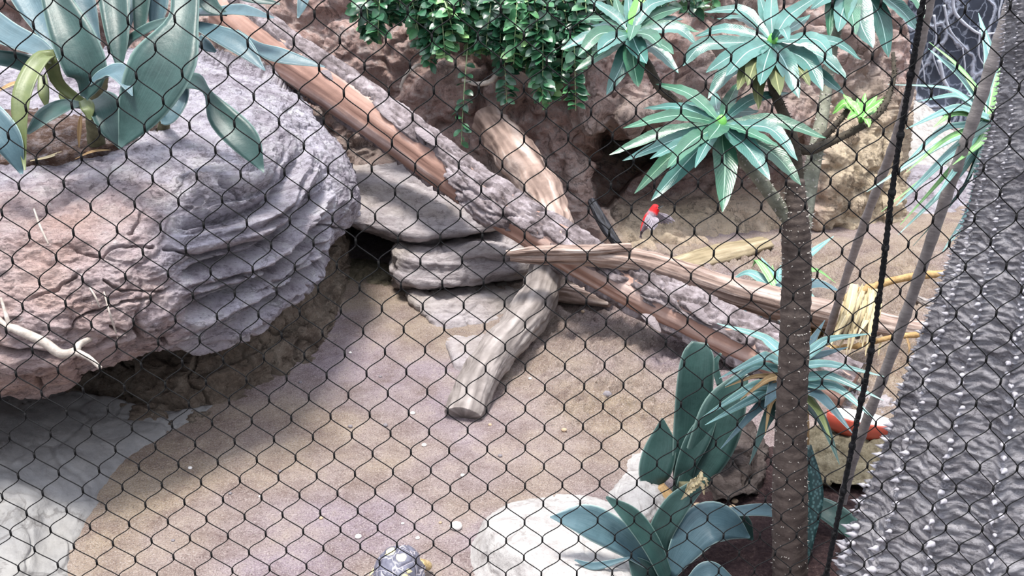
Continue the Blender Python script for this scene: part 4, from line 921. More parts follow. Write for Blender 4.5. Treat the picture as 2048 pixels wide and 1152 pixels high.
straps('rosette_plant', P(1990, 560, 2.5), 'narrow-leaved plant behind thick spiny trunk and canes', yc, 2.30, .34, [
 (1957, 26, 1978, 110, 30, 'yucca'), (2060, -20, 2018, 120, 30, 'yucca_green'), (2030, 110, 2012, 170, 16, 'yucca_green'), (1858, 84, 1915, 132, 12, 'yucca_green'), (1856, 97, 1920, 150, 22, 'yucca'),
 (1776, 169, 1890, 176, 10, 'yucca'), (1836, 203, 1910, 192, 22, 'yucca'), (1812, 258, 1905, 218, 20, 'yucca'), (1866, 255, 1905, 228, 16, 'yucca_green'),
 (1800, 338, 1880, 262, 14, 'yucca'), (1733, 384, 1880, 290, 20, 'yucca'), (1812, 345, 1890, 280, 12, 'yucca_green'), (1792, 412, 1890, 318, 22, 'yucca'), (1762, 424, 1880, 330, 10, 'yucca_green'),
 (1800, 450, 1895, 345, 12, 'yucca_green'), (1796, 470, 1905, 362, 16, 'yucca'), (1826, 492, 1920, 385, 8, 'agave'), (1884, 505, 1945, 415, 24, 'yucca'), (1890, 560, 1950, 440, 10, 'yucca_green'), (1868, 400, 1925, 320, 18, 'yucca'),
 (1900, 300, 1950, 268, 18, 'agave'), (1905, 330, 1955, 290, 16, 'yucca_green'), (1935, 360, 1965, 300, 14, 'agave'), (1940, 230, 1965, 215, 14, 'yucca_green')],
 'yucca', 'yucca_green', 16, stem=([(2040, 600, 2.42), (2005, 400, 2.36), (1990, 280, 2.32), (1984, 228, 2.30)], [.02, .02, .018, .014], 'mossstem'))

# ------------------------------------------------------------------ thick conical spiny trunk
bt = empty('bottle_tree', P(1985, 1290, 2.2), 'thick conical grey trunk studded with blunt spines at the net edge', 'tree')
tk = [(1975, 1300, 2.18), (1981, 1152, 2.10), (2020, 900, 1.99), (2060, 650, 1.885), (2085, 480, 1.82), (2100, 330, 1.765), (2108, 200, 1.72), (2112, 60, 1.68), (2114, -60, 1.65)]
rk = [.295, .262, .208, .160, .127, .101, .082, .072, .068]
NR = 15
def btd(p, t, h):
    hs = h*NR/(2*np.pi)+1.2*t                                   # slightly spiralling rows of warts
    a = np.cos(2*np.pi*hs); row = np.floor(hs+.5)
    z = t*112+.5*(row % 2); b = np.cos(2*np.pi*z)
    rr_ = np.interp(t, np.linspace(0, 1, len(rk)), rk)/.22
    bumpy = np.clip(a, 0, 1)**2.5*(.65+.35*np.clip(b, 0, 1)**2)
    wr = ridge(np.stack([np.cos(h)*3, np.sin(h)*3, p[:, 2]*52], 1)+.4*fbm(p*8, 2)[:, None], 4)
    return rr_*(.036*bumpy+(.013-.008*np.clip(a, 0, 1)**2)*wr+.012*fbm(p*9, 3))+.004*fbm(p*60, 3)
M['bottle'] = mat_rock('lilac_grey_bark', [(.25, '#807c82'), (.5, '#a9a6ac'), (.75, '#c6c4c9')], 5, 46, 1.1, .012, '#3b383e', .6, (1, 1, 2.6), light='#d6d4d9', gain=1.18)
M['wart'] = mat_plain('pale_wart', '#96939a', '#b9b7bd', 30, .7, .3)
m = MB(); BW = [P(*q) for q in tk]; tube(m, BW, rk, 620, 260, btd, True); m.build('trunk', M['bottle'], bt)
m = MB(); cc = spline(BW, 300); T_, X_, Y_ = frames(cc); RK = spline(np.array(rk)[:, None], 300)[:, 0]; rs = np.random.RandomState(2)
for r_ in range(NR):
    for kz in range(112):
        t = (kz+(.5*(r_ % 2))+rs.uniform(-.25, .25))/112.0; h = (r_-1.2*t)*2*np.pi/NR+rs.normal()*.025; i = min(int(t*299), 299)
        dv = X_[i]*math.cos(h)+Y_[i]*math.sin(h)
        if dv[1] > .55: continue
        s = RK[i]/.22*rs.uniform(.4, .85); b = cc[i]+dv*(RK[i]+.034*RK[i]/.22)
        ball(m, b, (.010*s, .010*s, .008*s), 7, 5); cone(m, b+dv*.004*s, dv+.3*rs.normal(size=3)*.5+np.array((0, 0, .15)), .020*s, .0065*s, 6)
o = m.build('spines', M['wart'], bt); o['kind'] = 'stuff'; o['label'] = 'pale blunt spines'

# ------------------------------------------------------------------ canes, dried flower stalks, dish
M['cane'] = mat_plain('grey_cane', '#77706f', '#9c9593', 30, .7, .4, .004, (1, 1, 3))
def cane(pts, r, label):
    m = MB(); w = [P(*q) for q in pts]
    tube(m, w, r, 120, 14, lambda p, t, h: .0006*np.sin(t*60)**12*3+.0006*fbm(p*60, 2)); o = m.build('cane', M['cane'], origin=w[0]); tag(o, label, 'cane', 'grey support canes')
cane([(1646, 700, 3.62), (1720, 470, 3.15), (1800, 250, 2.8), (1862, -10, 2.5), (1880, -90, 2.42)], [.013]*5, 'grey cane rising from behind log to the rope top')
cane([(1678, 1030, 2.72), (1712, 900, 2.62), (1790, 690, 2.45), (1890, 400, 2.22), (1960, 200, 2.1), (2030, -20, 2.0)], [.0125]*6, 'grey cane slanting in front of narrow-leaved plant, foot on soil')
M['stalk'] = mat_plain('tan_stalk', '#86683f', '#b89a6c', 40, .8, .6)
def stalk(pts, r, label, fronds, tw=True, extra=()):
    e_ = empty('flower_stalk', P(*pts[0]), label, 'dried stalk')
    m = MB(); tube(m, [P(*q) for q in pts], r, 90, 12, lambda p, t, h: .003*np.sin(h*2+t*60)*(t > .55)+.002*fbm(p*40, 2)); m.build('stem', M['stalk'], e_)
    for i, (a, b, c_, w, mt) in enumerate(fronds):
        m = MB(); leaf(m, [P(*a), P(*b), P(*c_)], px(w, 3.4), 'strap', (.3*math.sin(i*2), -.8, .4), .5, .002, 16, 5, .002, i); m.build('dry_frond', M[mt], e_)
    return e_
fr = []
rs = np.random.RandomState(11)
for i in range(17):
    x0 = 1715+rs.uniform(-10, 40); x1 = x0-25+rs.uniform(-30, 22); fr.append(((x0, 572+rs.uniform(-5, 12), 3.46), (.5*(x0+x1)+6, 625+rs.uniform(-10, 15), 3.42+rs.uniform(-.03, .03)), (x1, 690+rs.uniform(-22, 26), 3.40+rs.uniform(-.04, .04)), rs.uniform(11, 22), 'straw'))
stalk([(1925, 546, 3.52), (1850, 550, 3.5), (1790, 560, 3.48), (1745, 574, 3.47), (1710, 587, 3.46), (1684, 598, 3.46)], [.011, .014, .013, .014, .016, .009], 'upper dry straw-coloured stalk with hanging papery fronds', fr)
stalk([(1868, 668, 3.5), (1800, 672, 3.48), (1760, 680, 3.46), (1715, 692, 3.45), (1650, 696, 3.46)], [.014, .009, .009, .009, .007], 'lower dry stalk reaching from thick spiny trunk to log', [
 ((1850, 660, 3.5), (1842, 680, 3.48), (1832, 694, 3.48), 8, 'straw'), ((1812, 672, 3.48), (1818, 695, 3.47), (1816, 708, 3.47), 7, 'dry'), ((1762, 682, 3.46), (1758, 700, 3.46), (1757, 712, 3.46), 5, 'straw')])
dd = empty('dry_leaf_tuft', P(1640, 700, 3.65), 'tuft of golden brown dead leaves under the weathered branch', 'dead leaves')
for i in range(22):
    x0 = 1625+rs.uniform(-12, 60); m = MB()
    leaf(m, [P(x0, 632+rs.uniform(-4, 8), 3.82), P(x0-4+rs.uniform(-10, 10), 660, 3.76+rs.uniform(-.03, .03)), P(x0-8+rs.uniform(-22, 22), 690+rs.uniform(-10, 10), 3.70)], px(rs.uniform(9, 15), 3.8), 'lance', (.4*math.sin(i), -.8, .3), .5, .002, 12, 5, .002, i); m.build('dead_leaf', M['dry'], dd)
M['dishred'] = mat_plain('red_glaze', '#b04a3c', '#c4604f', 8, .35, .05, .001, spec=.5)
M['dishwhite'] = mat_plain('white_glaze', '#d8d6d4', '#ecebea', 8, .35, .05, .001, spec=.5)
def lathe(mb, c, prof, k=48, tilt=(0, 0), oval=.45):
    th = np.linspace(0, 2*np.pi, k, endpoint=False); v = []
    for r, z in prof: v += [(r*math.cos(a), r*math.sin(a)*oval, z) for a in th]
    R_ = np.array(Matrix.Rotation(tilt[0], 3, 'X')@Matrix.Rotation(tilt[1], 3, 'Y')); v = np.array(v)@R_.T+np.asarray(c)
    mb.add(v, gridfaces(len(prof), k, True))
dc = P(1722, 850, 2.98); ds = empty('dish', dc, 'shallow red feeding dish with white inside on yellowish rock', 'dish')
m = MB(); lathe(m, dc, [(.001, -.012), (.06, -.012), (.09, .0), (.105, .024), (.11, .026), (.113, .022), (.105, -.014), (.085, -.030), (.001, -.030)], tilt=(math.radians(-4), math.radians(11))); m.build('bowl', M['dishred'], ds)
m = MB(); lathe(m, dc+np.array((0, 0, .002)), [(.001, -.008), (.058, -.008), (.086, .004), (.1005, .025), (.1035, .0255), (.101, .022), (.088, .0005), (.06, -.0105), (.001, -.0105)], tilt=(math.radians(-4), math.radians(11))); m.build('lining', M['dishwhite'], ds)

# ------------------------------------------------------------------ hanging leafy plant over the wall
n = NT('glossy_oval_leaf'); v = n.mapping(1.0); uvx = n.n('ShaderNodeSeparateXYZ'); n.l(n.co.outputs['UV'], uvx.inputs[0])
c = n.ramp(n.attr(), [(.0, '#1b382a'), (.5, '#2e5e42'), (.85, '#508858'), (1.0, '#87b072')]); c = n.mix(n.ramp(n.noise(v, 60, 3, .6), [(.3, .3), (.6, 0.0)]), c, '#1b3525')
M['fern'] = n.fin(c, .32, n.bump(n.noise(v, 90, 3), .15, .003), .6)
M['fernstem'] = mat_plain('pale_green_stem', '#7d9a68', '#b3c39a', 30, .7, .2)
fern = empty('hanging_plant', P(1020, -40, 4.5), 'mass of hanging stems with round glossy green leaves on rock wall', 'hanging plant')
rs = np.random.RandomState(21)
BOT = lambda x: np.interp(x, [715, 745, 785, 800, 830, 860, 885, 920, 950, 985, 1010, 1040, 1075, 1110, 1150, 1170, 1200, 1260, 1330, 1400, 1430], [60, 82, 60, 34, 72, 126, 132, 100, 112, 108, 152, 135, 196, 214, 196, 150, 70, 30, 20, 48, 20])
fl = [(x, BOT(x)*rs.uniform(.55, 1.02)) for x in np.concatenate([np.linspace(722, 1175, 74)+rs.uniform(-5, 5, 74), np.linspace(1190, 1425, 14)])]+[(928, 290), (1009, 206), (1082, 200), (1105, 214), (1150, 222), (748, 84), (865, 132)]
for i, (x, yb) in enumerate(fl):
    sparse = yb > 250; y0 = -45+rs.uniform(-15, 20); d0 = 4.46+rs.uniform(-.10, .06); bend = rs.uniform(-16, 16)
    pts = [P(x+bend*1.3, y0, d0+.06), P(x+bend*.5, y0+(yb-y0)*.4, d0-.05), P(x-bend*.1, y0+(yb-y0)*.75, d0-.03), P(x-bend*.4, yb, d0)]
    ln = (yb-y0); k = max(5, int(ln/(15 if sparse else 10.5)))
    c = spline(pts, 40); m = MB(); tube(m, pts, [.0035, .003, .0025, .0015], 24, 5, mi=1)
    cg = np.clip(rs.normal(.45, .22), .05, 1); 
    for j in range(k):
        f_ = (j+.5)/k; q = c[min(int(f_*39), 39)]; tg = nrm(c[min(int(f_*39)+1, 39)]-c[max(int(f_*39)-1, 0)])
        if sparse and f_ < .45: continue
        for sgn in (-1, 1):
            if rs.rand() < .12: continue
            az = rs.uniform(-.7, .5); side = np.array((sgn*math.cos(az), -abs(math.sin(az))*.9-.1, .12*rs.normal()))
            dv = nrm(side*.9+tg*.30+rs.normal(size=3)*.28); Lf = rs.uniform(.048, .072)*(.75 if f_ > .9 else 1)*(.8 if sparse else 1)
            m2 = MB(); leaf(m2, [q, q+dv*Lf*.5+np.array((0, 0, .004)), q+dv*Lf+np.array((0, 0, -.004))], Lf*.62, 'oval', nrm(TOCAM*.6+np.array((0, 0, .7))+rs.normal(size=3)*.6), .18, 0, 7, 4)
            m.add(m2.v[0], m2.f, m2.uv[0], 0, np.clip(cg+rs.normal()*.14+.18*(f_ > .8), 0, 1))
    m.build('frond', [M['fern'], M['fernstem']], fern)

# ------------------------------------------------------------------ pebbles and leaf bits on the sand
peb = [(716, 1066, 12, 'w'), (912, 1050, 22, 'w'), (835, 1068, 8, 'w'), (825, 818, 9, 'w'), (848, 882, 9, 'w'), (925, 943, 8, 'w'), (1213, 800, 18, 'g'), (770, 842, 9, 'g'), (700, 846, 8, 'g'), (1128, 862, 10, 't'), (805, 1040, 6, 'w'), (1000, 905, 8, 'g'), (560, 940, 7, 'g'), (460, 985, 7, 'g'), (520, 990, 6, 'w'), (640, 1010, 7, 't'), (880, 1022, 6, 't'), (980, 842, 7, 't'),
       (1165, 640, 7, 't'), (1470, 1000, 12, 't'), (1415, 1045, 9, 't'), (1395, 1012, 16, 't'), (1440, 1022, 14, 't'), (1465, 1012, 12, 't'), (700, 700, 6, 'w'), (600, 760, 6, 'g'), (380, 935, 8, 'w'), (345, 1075, 7, 'g'), (760, 745, 6, 'g'), (1060, 760, 6, 'w')]
peb_lab = {'w': 'white pebble', 'g': 'dark grey pebble', 't': 'tan pebble'}
M['pw'] = mat_plain('white_pebble', '#c9c4bf', '#e9e6e2', 60, .8, .4); M['pg'] = mat_plain('grey_pebble', '#5f5a5e', '#8f898c', 60, .8, .4); M['pt'] = mat_plain('tan_pebble', '#957f68', '#c0aa90', 60, .8, .4)
where = {0: 'on sand up left of tortoise shell', 1: 'largest on sand, at left of pale flat-topped rock', 2: 'on sand up right of tortoise shell', 3: 'just below foot of the silver-grey post, at its left', 4: 'on open sand a little below the post foot', 5: 'on open sand midway between post foot and large white pebble',
         6: 'on rough sand left of the short notched agave leaf', 7: 'on lilac sand, right one of a pair left of post foot', 8: 'on lilac sand, left one of a pair left of post foot', 9: 'on rough sand right of the post foot', 10: 'tiny, directly above tortoise shell', 11: 'on sand below right of the post foot', 12: 'on sand right of grey cement slab, upper one', 13: 'on sand right of grey cement slab, lower one',
         14: 'small, next to grey pebbles right of cement slab', 15: 'on tan sand up left of tortoise', 16: 'small, on sand just above the largest white pebble', 17: 'on rough sand beside the post foot', 18: 'on sand below the cracked flat plank', 19: 'on dark soil right of the dark cracked stone base', 20: 'on dark soil above the broad bent agave leaf', 21: 'on dark soil, leftmost of three under dark cracked stone', 22: 'on dark soil, middle of three under dark cracked stone', 23: 'on dark soil, rightmost of three under dark cracked stone',
         24: 'on lilac sand between boulder and wedge-shaped stone', 25: 'near the base of rock ledge on lilac sand', 26: 'at the upper corner of the cement slab', 27: 'low on the sand right of cement slab', 28: 'on lilac sand left of lowest flat stone', 29: 'on rough sand right of the silver-grey post'}
rs = np.random.RandomState(3)
for i, (x, y, s, k) in enumerate(peb):
    p = PG(x, y, .012 if k != 't' or y < 990 else .04); r = px(s/2, GD(y)); m = MB(); sd = rs.rand()*50
    ball(m, (0, 0, 0), (r*1.15, r, r*.75), 14, 10, 0, lambda v, sd=sd: .16*fbm(v*1.6+sd, 3)); 
    q = ground_z(np.array([p[0]]), np.array([p[1]]))[0]+(.035 if inpoly(np.array([p[0]]), np.array([p[1]]), SOIL)[0] else 0)
    m.v[0] = m.v[0]+np.array((p[0], p[1], q+r*.45)); o = m.build('pebble', M['p'+k], origin=(p[0], p[1], q)); tag(o, peb_lab[k]+' '+where[i], 'pebble', 'loose pebbles on the ground')

# ------------------------------------------------------------------ tortoise
tc_ = PG(797, 1168); tc_[2] = .01
tor = empty('tortoise', tc_, 'small yellow-blotched dark tortoise walking on sand at the front', 'tortoise')
n = NT('radiated_shell'); v = n.mapping(1.0)
f1 = n.vor(v, 26, 'F1'); ed = n.vor(v, 26, 'DISTANCE_TO_EDGE'); ns = n.noise(v, 120, 3, .6)
c = n.ramp(n.noise(v, 30, 4, .6), [(.3, '#4a4a56'), (.7, '#6d6d7c')])
c = n.mix(n.ramp(n.math('ADD', f1, n.math('MULTIPLY', ns, .15)), [(.42, 1.0), (.48, 0.0)]), c, '#e3d6a0')
c = n.mix(n.ramp(ed, [(.006, .8), (.022, 0.0)]), c, '#b9b2b6')
M['shell'] = n.fin(c, .38, n.bump(n.ramp(ed, [(.0, 0.0), (.12, 1.0)]), .5, .004), .5)
M['reptile'] = mat_rock('tan_reptile_skin', [(.3, '#8d7750'), (.6, '#c0a878'), (.8, '#d8c79a')], 30, 160, .8, .003, '#5a482f', .4)
A, Bx, Hh = .077, .060, .062; v = []
for i in range(25):
    ph = math.pi/2*i/24
    for j in range(48):
        a = 2*math.pi*j/48; fl_ = 1+.10*max(0, (i-20)/4)+.03*math.cos(a*11)*max(0, (i-19)/5)
        v.append((Bx*math.sin(ph)*math.cos(a)*fl_, A*math.sin(ph)*math.sin(a)*fl_, .022+Hh*math.cos(ph)**.85*(1+.03*math.cos(a*5)*math.sin(ph*3))))
m = MB(); v = np.array(v); f1_, f2_, _ = worley(v*26*1.0); v = v*(1+.05*(sstep(0, .25, f2_-f1_)-.7)[:, None]); rz = np.array(Matrix.Rotation(math.radians(-12), 3, 'Z'))
v = np.concatenate([v, [[0, 0, .016]]]); f = gridfaces(25, 48, True)+[(24*48+(j+1) % 48, 24*48+j, 25*48) for j in range(48)]
m.add(v@rz.T+tc_, f); m.build('shell', M['shell'], tor)
m = MB()                                                        # one continuous body: trunk, neck, head, legs and tail grown from one skin
sk = [((0, 0, .03), .030), ((0, -.05, .03), .020), ((0, -.085, .042), .012), ((0, -.108, .046), .014), ((0, -.122, .042), .009),
      ((0, .05, .028), .020), ((0, .082, .018), .006),
      ((.035, -.035, .03), .016), ((.062, -.055, .018), .013), ((.068, -.066, .005), .012), ((-.035, -.035, .03), .016), ((-.062, -.055, .018), .013), ((-.068, -.066, .005), .012),
      ((.035, .035, .03), .016), ((.060, .052, .018), .014), ((.064, .056, .005), .013), ((-.035, .035, .03), .016), ((-.060, .052, .018), .014), ((-.064, .056, .005), .013)]
ed_ = [(0, 1), (1, 2), (2, 3), (3, 4), (0, 5), (5, 6), (0, 7), (7, 8), (8, 9), (0, 10), (10, 11), (11, 12), (0, 13), (13, 14), (14, 15), (0, 16), (16, 17), (17, 18)]
def skinned(name, pts, edges, mts, parent, loc, rot, sub=2, facemat=None):
    me = bpy.data.meshes.new(name); me.from_pydata([tuple(q[0]) for q in pts], edges, []); o = bpy.data.objects.new(name, me); COL.objects.link(o)
    o.modifiers.new('skin', 'SKIN'); me.skin_vertices  if False else None
    bpy.context.view_layer.update()
    if not me.skin_vertices:
        bm = bmesh.new(); bm.from_mesh(me); bm.verts.layers.skin.verify(); bm.to_mesh(me); bm.free()
    for i, q in enumerate(pts): me.skin_vertices[0].data[i].radius = (q[1], q[1]); me.skin_vertices[0].data[i].use_root = (i == 0)
    s = o.modifiers.new('sub', 'SUBSURF'); s.levels = sub; s.render_levels = sub
    dg = bpy.context.evaluated_depsgraph_get(); ev = o.evaluated_get(dg); mesh = bpy.data.meshes.new_from_object(ev)
    V_ = np.array([tuple(q.co) for q in mesh.vertices]); Fc = [tuple(p.vertices) for p in mesh.polygons]
    bpy.data.objects.remove(o); W_ = V_@np.array(rot).T+loc
    mb = MB()
    if facemat is None: mb.add(W_, Fc)
    else:
        mi = [facemat(V_[list(q)].mean(0)) for q in Fc]
        mb.add(W_, Fc); mb.mi = mi
    return mb.build(name, mts, parent)
skinned('body', sk, ed_, M['reptile'], tor, tc_, rz)

# ------------------------------------------------------------------ flying bird
n = NT('red_and_grey_plumage'); v = n.mapping(1.0); g_ = n.ramp(n.noise(v, 160, 4, .6), [(.3, '#6e626a'), (.7, '#9a8d95')])
c = n.mix(n.attr(), g_, '#d8262a'); M['plumage'] = n.fin(c, .7, n.bump(n.noise(v, 260, 3), .3, .002), .2)
M['wing'] = mat_plain('grey_wing', '#6f666d', '#a39aa3', 90, .7, .3, .002, (1, 1, .3)); M['beak'] = mat_plain('black_beak', '#0c0b0c', '#1c1a1c', 90, .35, .05, .001); M['tailf'] = mat_plain('dark_tail_feather', '#4d4346', '#75686a', 90, .7, .3, .002)
BD = 3.9; bird = empty('bird', P(1298, 440, BD), 'small red-headed grey bird in flight below the long leaf rosette', 'bird')
bp = [(1283, 463, BD+.012), (1288, 455, BD+.010), (1294, 446, BD+.006), (1300, 436, BD), (1305, 427, BD-.004), (1309, 420, BD-.006), (1313, 415, BD-.007), (1317, 412.5, BD-.008)]
m = MB(); tube(m, [P(*q) for q in bp], [px(a, BD) for a in (3, 7, 10.5, 12, 10.5, 9.2, 8.6, 3)], 48, 24, None, True, (0, 0, 1), 0, True, None,
               lambda p, t, h: np.clip(np.maximum(sstep(.56, .66, t+.05*fbm(p*60, 2)), sstep(.55, .9, np.cos(h+.5))*sstep(.62, .4, t)), 0, 1)); m.build('body', M['plumage'], bird)
m = MB(); leaf(m, [P(1314, 417.5, BD-.022), P(1320, 415, BD-.018), P(1327.5, 411, BD-.014)], [px(a, BD) for a in (5, 5, .6)], 'x', None, .5, .006, 10, 5); m.build('beak', M['beak'], bird)
m = MB(); ball(m, P(1312.5, 414, BD-.0235), .0022, 8, 6); m.build('eye', M['beak'], bird)
def wing(root, tips, w):
    m = MB()
    for i, (x, y, d) in enumerate(tips):
        rx, ry, rd = root[0]+(root[3]-root[0])*i/(len(tips)-1), root[1]+(root[4]-root[1])*i/(len(tips)-1), root[2]
        leaf(m, [P(rx, ry, rd+.0008*i), P(rx*.55+x*.45+1.2, ry*.55+y*.45-.8, (rd+d)/2+.0008*i-.004), P(x, y, d+.0008*i)], px(w, BD), 'obov', (.1, -.9, .4), .12, .0012, 12, 5)
    m.build('wing', M['wing'], bird)
wing((1300, 428, BD-.022, 1311, 434, 0), [(1289, 446, BD-.05), (1292, 452, BD-.052), (1296, 457, BD-.054), (1300, 461, BD-.056), (1304, 463, BD-.056), (1308, 460, BD-.052), (1312, 455, BD-.045), (1314, 449, BD-.04)], 9)
wing((1316, 425, BD+.006, 1312, 434, 0), [(1350, 443, BD+.05), (1345, 446, BD+.05), (1338, 448, BD+.05), (1331, 448, BD+.046), (1324, 448, BD+.042), (1318, 446, BD+.035)], 8)
m = MB()
for i in range(4): leaf(m, [P(1286, 459, BD+.010), P(1283-i*.5, 467, BD+.014), P(1278+i*2.0, 476+i*.8, BD+.018+.001*i)], px(4.5, BD), 'strap', (0, -.9, .4), .1, .001, 8, 3)
m.build('tail', M['tailf'], bird)

# ------------------------------------------------------------------ black wire net in front of everything
NETY = 0.9
NODES = [(-10,-10,[(68,45),(161,50),(254.6,52),(347,38),(443,33),(536,29.5),(627,26),(720.7,17.5),(815,21)]),(-10,0,[(1002,21),(1097,24),(1191,25),(1285,21),(1381,20),(1472.5,12.5),(1567,11),(1657,4)]),
(-9,-10.5,[(32,106),(123,101),(217,101),(310,95.5),(404.6,83),(497,80),(588,80)]),(-9,-2.5,[(772,71),(865,70),(952,70),(1047,72),(1142.5,74),(1239,72.5),(1334,71),(1424.5,67.5),(1516,65),(1607,59),(1700,54),(1788,45)]),
(-8,-3,[(729.5,130),(822,131),(909,130),(997,122),(1089,122),(1186,122),(1282.5,125),(1375.5,122.5),(1466,117.5),(1554,112.5),(1648,110),(1742,105)]),
(-7,-10.5,[(51,219),(142,208),(236,208),(328,201),(420,189),(509,187.5),(598,187.5)]),(-7,-2.5,[(779,182),(868,184),(954,178),(1042,179),(1136,172)]),(-7,4.5,[(1416,172.5),(1504,170),(1594,164),(1690,159)]),
(-6,-3,[(739,232),(827,232),(912,232),(1001,230),(1091,226),(1184,224),(1274,220),(1367,224),(1456,222.5),(1546,222.5),(1636,212),(1728,202)]),
(-4,-11,[(40,378.6),(128.5,375),(215,363),(305.6,361),(392.5,351),(481,347),(568,340),(655,339)]),(-4,0,[(1004,326),(1093,323)]),
(-3,-11.5,[(3.5,428.6),(95.5,423),(183,423),(270,416.5),(359,402.6),(445.6,399),(530,399),(617,383.5)]),
(-2,-11,[(59,474),(148,465),(236,461.6),(323,454.7),(409,451),(495.7,446),(578,442.5),(663,439),(749.5,434),(833,435.6),(920,430),(1005,427),(1092.6,420),(1179,413),(1263.5,416.5),(1347,418)]),
(-1,-2.5,[(791,479),(878,479),(961,472),(1048,468.6),(1135,465),(1217.7,475.5),(1303,467),(1388,465),(1474.6,465),(1561.5,454.7),(1648,454.7),(1737,456.4)]),
(0,-3,[(752,529),(837,523),(921,523),(1006.5,519),(1090.6,516),(1175,513),(1259,510),(1343,514),(1431,512),(1515.6,508.5),(1599.7,506.8),(1686.5,510)]),
(1,-11.5,[(47.6,619.6),(132,605.8),(216,599),(304.6,593.6),(388,592),(469.6,585),(549,581.5),(633,581.5)]),(1,7.5,[(1636,553.7),(1720,552)]),
(2,-3,[(759,618),(840,613),(924,606),(1007,606),(1090.6,602),(1172.5,602),(1255,599),(1337.5,598),(1420,594.6),(1504,593.6),(1587.5,592),(1671,592)]),
(4,-9,[(286.6,727),(368,718.6),(451.5,718.6),(531,715),(610.6,708)]),(4,-3,[(771,705),(849,699.6),(928,696),(1009,691.6),(1090.6,689),(1171,685.7),(1251,677),(1333,675)]),(4,6,[(1495.5,682),(1574,680),(1658,685.7)]),
(6,-3,[(778,787),(856,783),(933,780),(1012,776),(1089,774.6),(1165.6,769),(1247,767.6),(1325,767.6)]),(7,4.5,[(1361.7,807.6),(1441.6,807.6),(1520,807)]),
(8,-12,[(72,906.6),(154,901),(233,896),(312,891),(393.5,891),(472,884),(552,880.5),(628,877)]),(8,-3,[(782,868),(859,865),(936,858),(1012,854),(1086,856),(1164.5,853),(1240,849),(1317,846),(1397.5,847.5),(1476,845.8),(1556,845.8)]),
(9,1.5,[(1125,893),(1202,890),(1276,891.5),(1354.5,885),(1433,888),(1508,888),(1584,886)]),(10,-3,[(788,945),(863,943),(939,939.6),(1011,938),(1085.7,934),(1162,927),(1237,929)]),
(11,2.5,[(1196,968),(1273,965),(1346,964),(1421,963),(1496,963),(1576,964)]),(12,-13,[(17,1059),(97,1056),(175,1055),(255,1051),(333,1047),(410,1038.6),(488,1035),(565.5,1033),(643.6,1030)]),
(12,-3,[(793,1025),(867.6,1019.5),(940.5,1014),(1013,1011),(1085,1011),(1160,1007),(1232,1002)]),(13,2.5,[(1195,1041.5),(1267,1036.5),(1340,1038),(1412,1036.5),(1488,1036.5),(1562.5,1041.5)]),
(14,-3,[(798,1091),(871,1089),(943,1085),(1015,1084),(1086,1080),(1157.6,1077),(1230,1075)]),(15,1.5,[(1121,1109),(1192.5,1109),(1264,1101.5),(1334,1106.5),(1405.5,1104),(1477.5,1105)])]
NODESB = [(-10,10,[(1928,20),(2017,15)]),(-9,9.5,[(1880,82),(1967,75)]),(-8,10,[(1912,131),(2003.5,120)]),(-7,9.5,[(1860,185),(1950,180),(2037,172.5)]),(-6,10,[(1898.5,236),(1988.5,230)]),(-2,10,[(1870.6,437),(1954.6,430)]),
(-1,9.5,[(1820,488)]),(0,10,[(1851.5,534.6),(1931,533),(2013,536)]),(1,10.5,[(1877.5,588),(1961,581)]),(2,10,[(1830.6,628),(1912,626.6)]),(3,10.5,[(1858,672),(1942,672),(2023,675)]),(4,10,[(1811.5,715),(1893,722),(1978,713)]),
(6,11,[(1874,811),(1945,804)]),(8,10,[(1780,891),(1857,900),(1930,898)]),(10,10,[(1763,974),(1839,974),(1912,978),(1985,978)]),(12,10,[(1745.6,1051),(1822,1051),(1893,1049)])]
def netpt(x, y):
    q = P(x, y, 1.0)-np.array((0, 0, H)); return np.array((0, 0, H))+q*(NETY/q[1])
def terms(a, j, deg):
    a = np.asarray(a, float)/10; j = np.asarray(j, float)/10
    return np.stack([a**p*j**q for p in range(deg+1) for q in range(deg+1-p)], -1)
def fit(nodes, deg):
    A, J, X, Z = [], [], [], []
    for j, a0, pts in nodes:
        for k, (x, y) in enumerate(pts):
            w = netpt(x, y); A.append(a0+k); J.append(j); X.append(w[0]); Z.append(w[2])
    T = terms(A, J, deg)
    r = np.linalg.lstsq(T, np.stack([X, Z], 1), rcond=None)[0]
    return lambda a, j: terms(a, j, deg)@r
def extend(fn, a0, a1, j0, j1):
    """carry the fitted net on in straight lines beyond the measured part"""
    def g(a, j):
        ac, jc = min(max(a, a0), a1), min(max(j, j0), j1); p = fn(ac, jc)
        da = (fn(ac, jc)-fn(ac-1, jc)) if a >= a1 else (fn(ac+1, jc)-fn(ac, jc)); dj = (fn(ac, jc)-fn(ac, jc-1)) if j >= j1 else (fn(ac, jc+1)-fn(ac, jc))
        return p+da*(a-ac)+dj*(j-jc)
    return g
fa, fb = extend(fit(NODES, 3), -13, 9, -11, 15), extend(fit(NODESB, 2), 8, 13, -10, 13)
ROPE = np.array([netpt(x, y)[[0, 2]] for x, y in ((1862, -80), (1850, 0), (1832, 110), (1806, 260), (1786, 395), (1768, 545), (1746, 700), (1714, 860), (1682, 1020), (1655, 1152), (1640, 1240))])
def ropex(z): return np.interp(-z, -ROPE[:, 1], ROPE[:, 0])
mat_net = mat_plain('black_coated_wire', '#050506', '#0c0b0d', 60, .75, .1, .001)
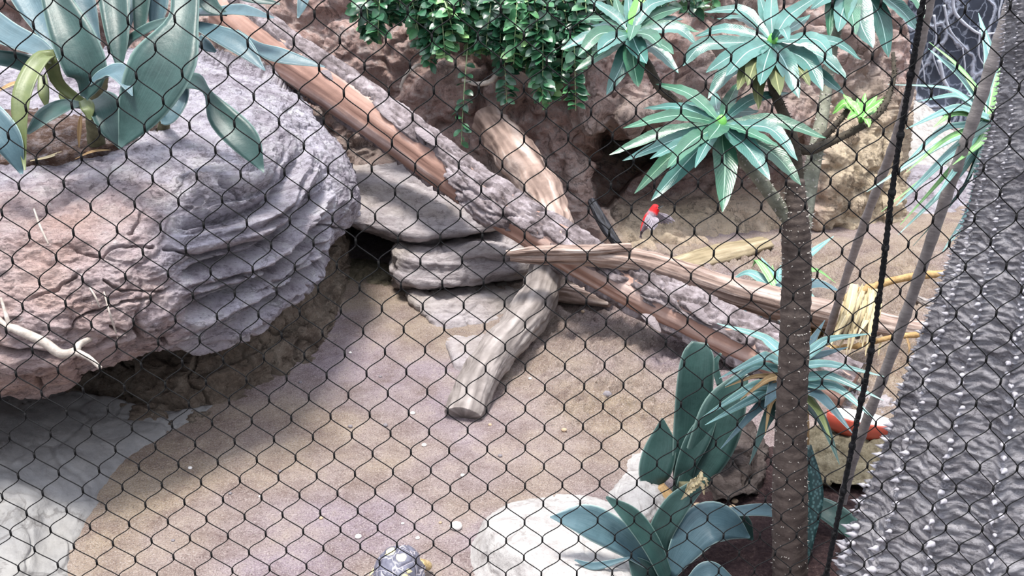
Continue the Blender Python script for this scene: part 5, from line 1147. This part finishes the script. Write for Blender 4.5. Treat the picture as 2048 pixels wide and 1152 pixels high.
def strand(mb, p0, p1, k, r):
    """one wire of a mesh side: leaves its knot upright, swings across, enters the next knot upright"""
    p0 = np.asarray(p0); p1 = np.asarray(p1); dz = p1[1]-p0[1]; kn = .0021
    a = p0+[0, -kn]; b = p1+[0, kn]
    t = np.linspace(0, 1, 9)[:, None]; c1 = a+[0, dz*k]; c2 = b-[0, dz*k]
    q = a*(1-t)**3+3*c1*t*(1-t)**2+3*c2*t*t*(1-t)+b*t**3
    q = np.concatenate([[p0+[0, kn*.6]], q, [p1-[0, kn*.6]]])
    pts = np.stack([q[:, 0], np.full(len(q), NETY), q[:, 1]], 1)
    tube(mb, pts, r, k=5, caps=False, up=(0, 1, 0), sp=False)
m = MB()
for fn, lo, hi, side in ((fa, -26, 14, -1), (fb, 5, 26, 1)):
    for j in range(-16, 23):
        for a2 in range(2*lo, 2*hi):
            if (a2+j) % 2: continue
            j2 = j*1; a = a2/2.0
            if (2*a) % 2 != (j % 2): continue
            p0 = fn(a, j)
            for s_, k in ((.5, .14), (-.5, .30)):
                p1 = fn(a+s_, j+1)
                if max(abs(p0[0]), abs(p1[0])) > 1.0: continue
                x0, x1 = p0[0]-ropex(p0[1]), p1[0]-ropex(p1[1])
                if side*x0 < 0 and side*x1 < 0: continue
                if side*x0 < 0 or side*x1 < 0:
                    f0 = x0/(x0-x1); pc = p0+(p1-p0)*f0
                    q0, q1 = (pc, p1) if side*x0 < 0 else (p0, pc)
                    strand(m, q0, q1, k*.5, .0006)
                else: strand(m, p0, p1, k, .0006)
            if side*(p0[0]-ropex(p0[1])) > 0 and abs(p0[0]) < 1.0:
                tube(m, [(p0[0], NETY-.0005, p0[1]+.0030), (p0[0], NETY-.0005, p0[1]-.0030)], .0012, 2, 6, up=(0, 1, 0), sp=False)
o = m.build('wire_net', mat_net, origin=(0, NETY, 1.2)); tag(o, 'black knotted wire mesh net stretched across the whole view', 'net')
m = MB()
pts = [(x, NETY+.004, z) for x, z in ROPE]
tube(m, pts, .0027, 260, 8, lambda p, t, h: .0006*np.sin(h*2+t*900)+.0007*fbm(p*90, 2), up=(0, 1, 0))
for z in np.linspace(.72, 1.5, 15):
    q = np.array((float(ropex(z)), NETY+.004, z)); ball(m, q, (.0042, .004, .005), 8, 6)
o = m.build('net_rope', mat_plain('black_rope', '#08080a', '#1d1c20', 200, .8, .8, .002), origin=(ROPE[5][0], NETY, ROPE[-1][1])); tag(o, 'thick black lacing rope joining two panels of wire net', 'rope')
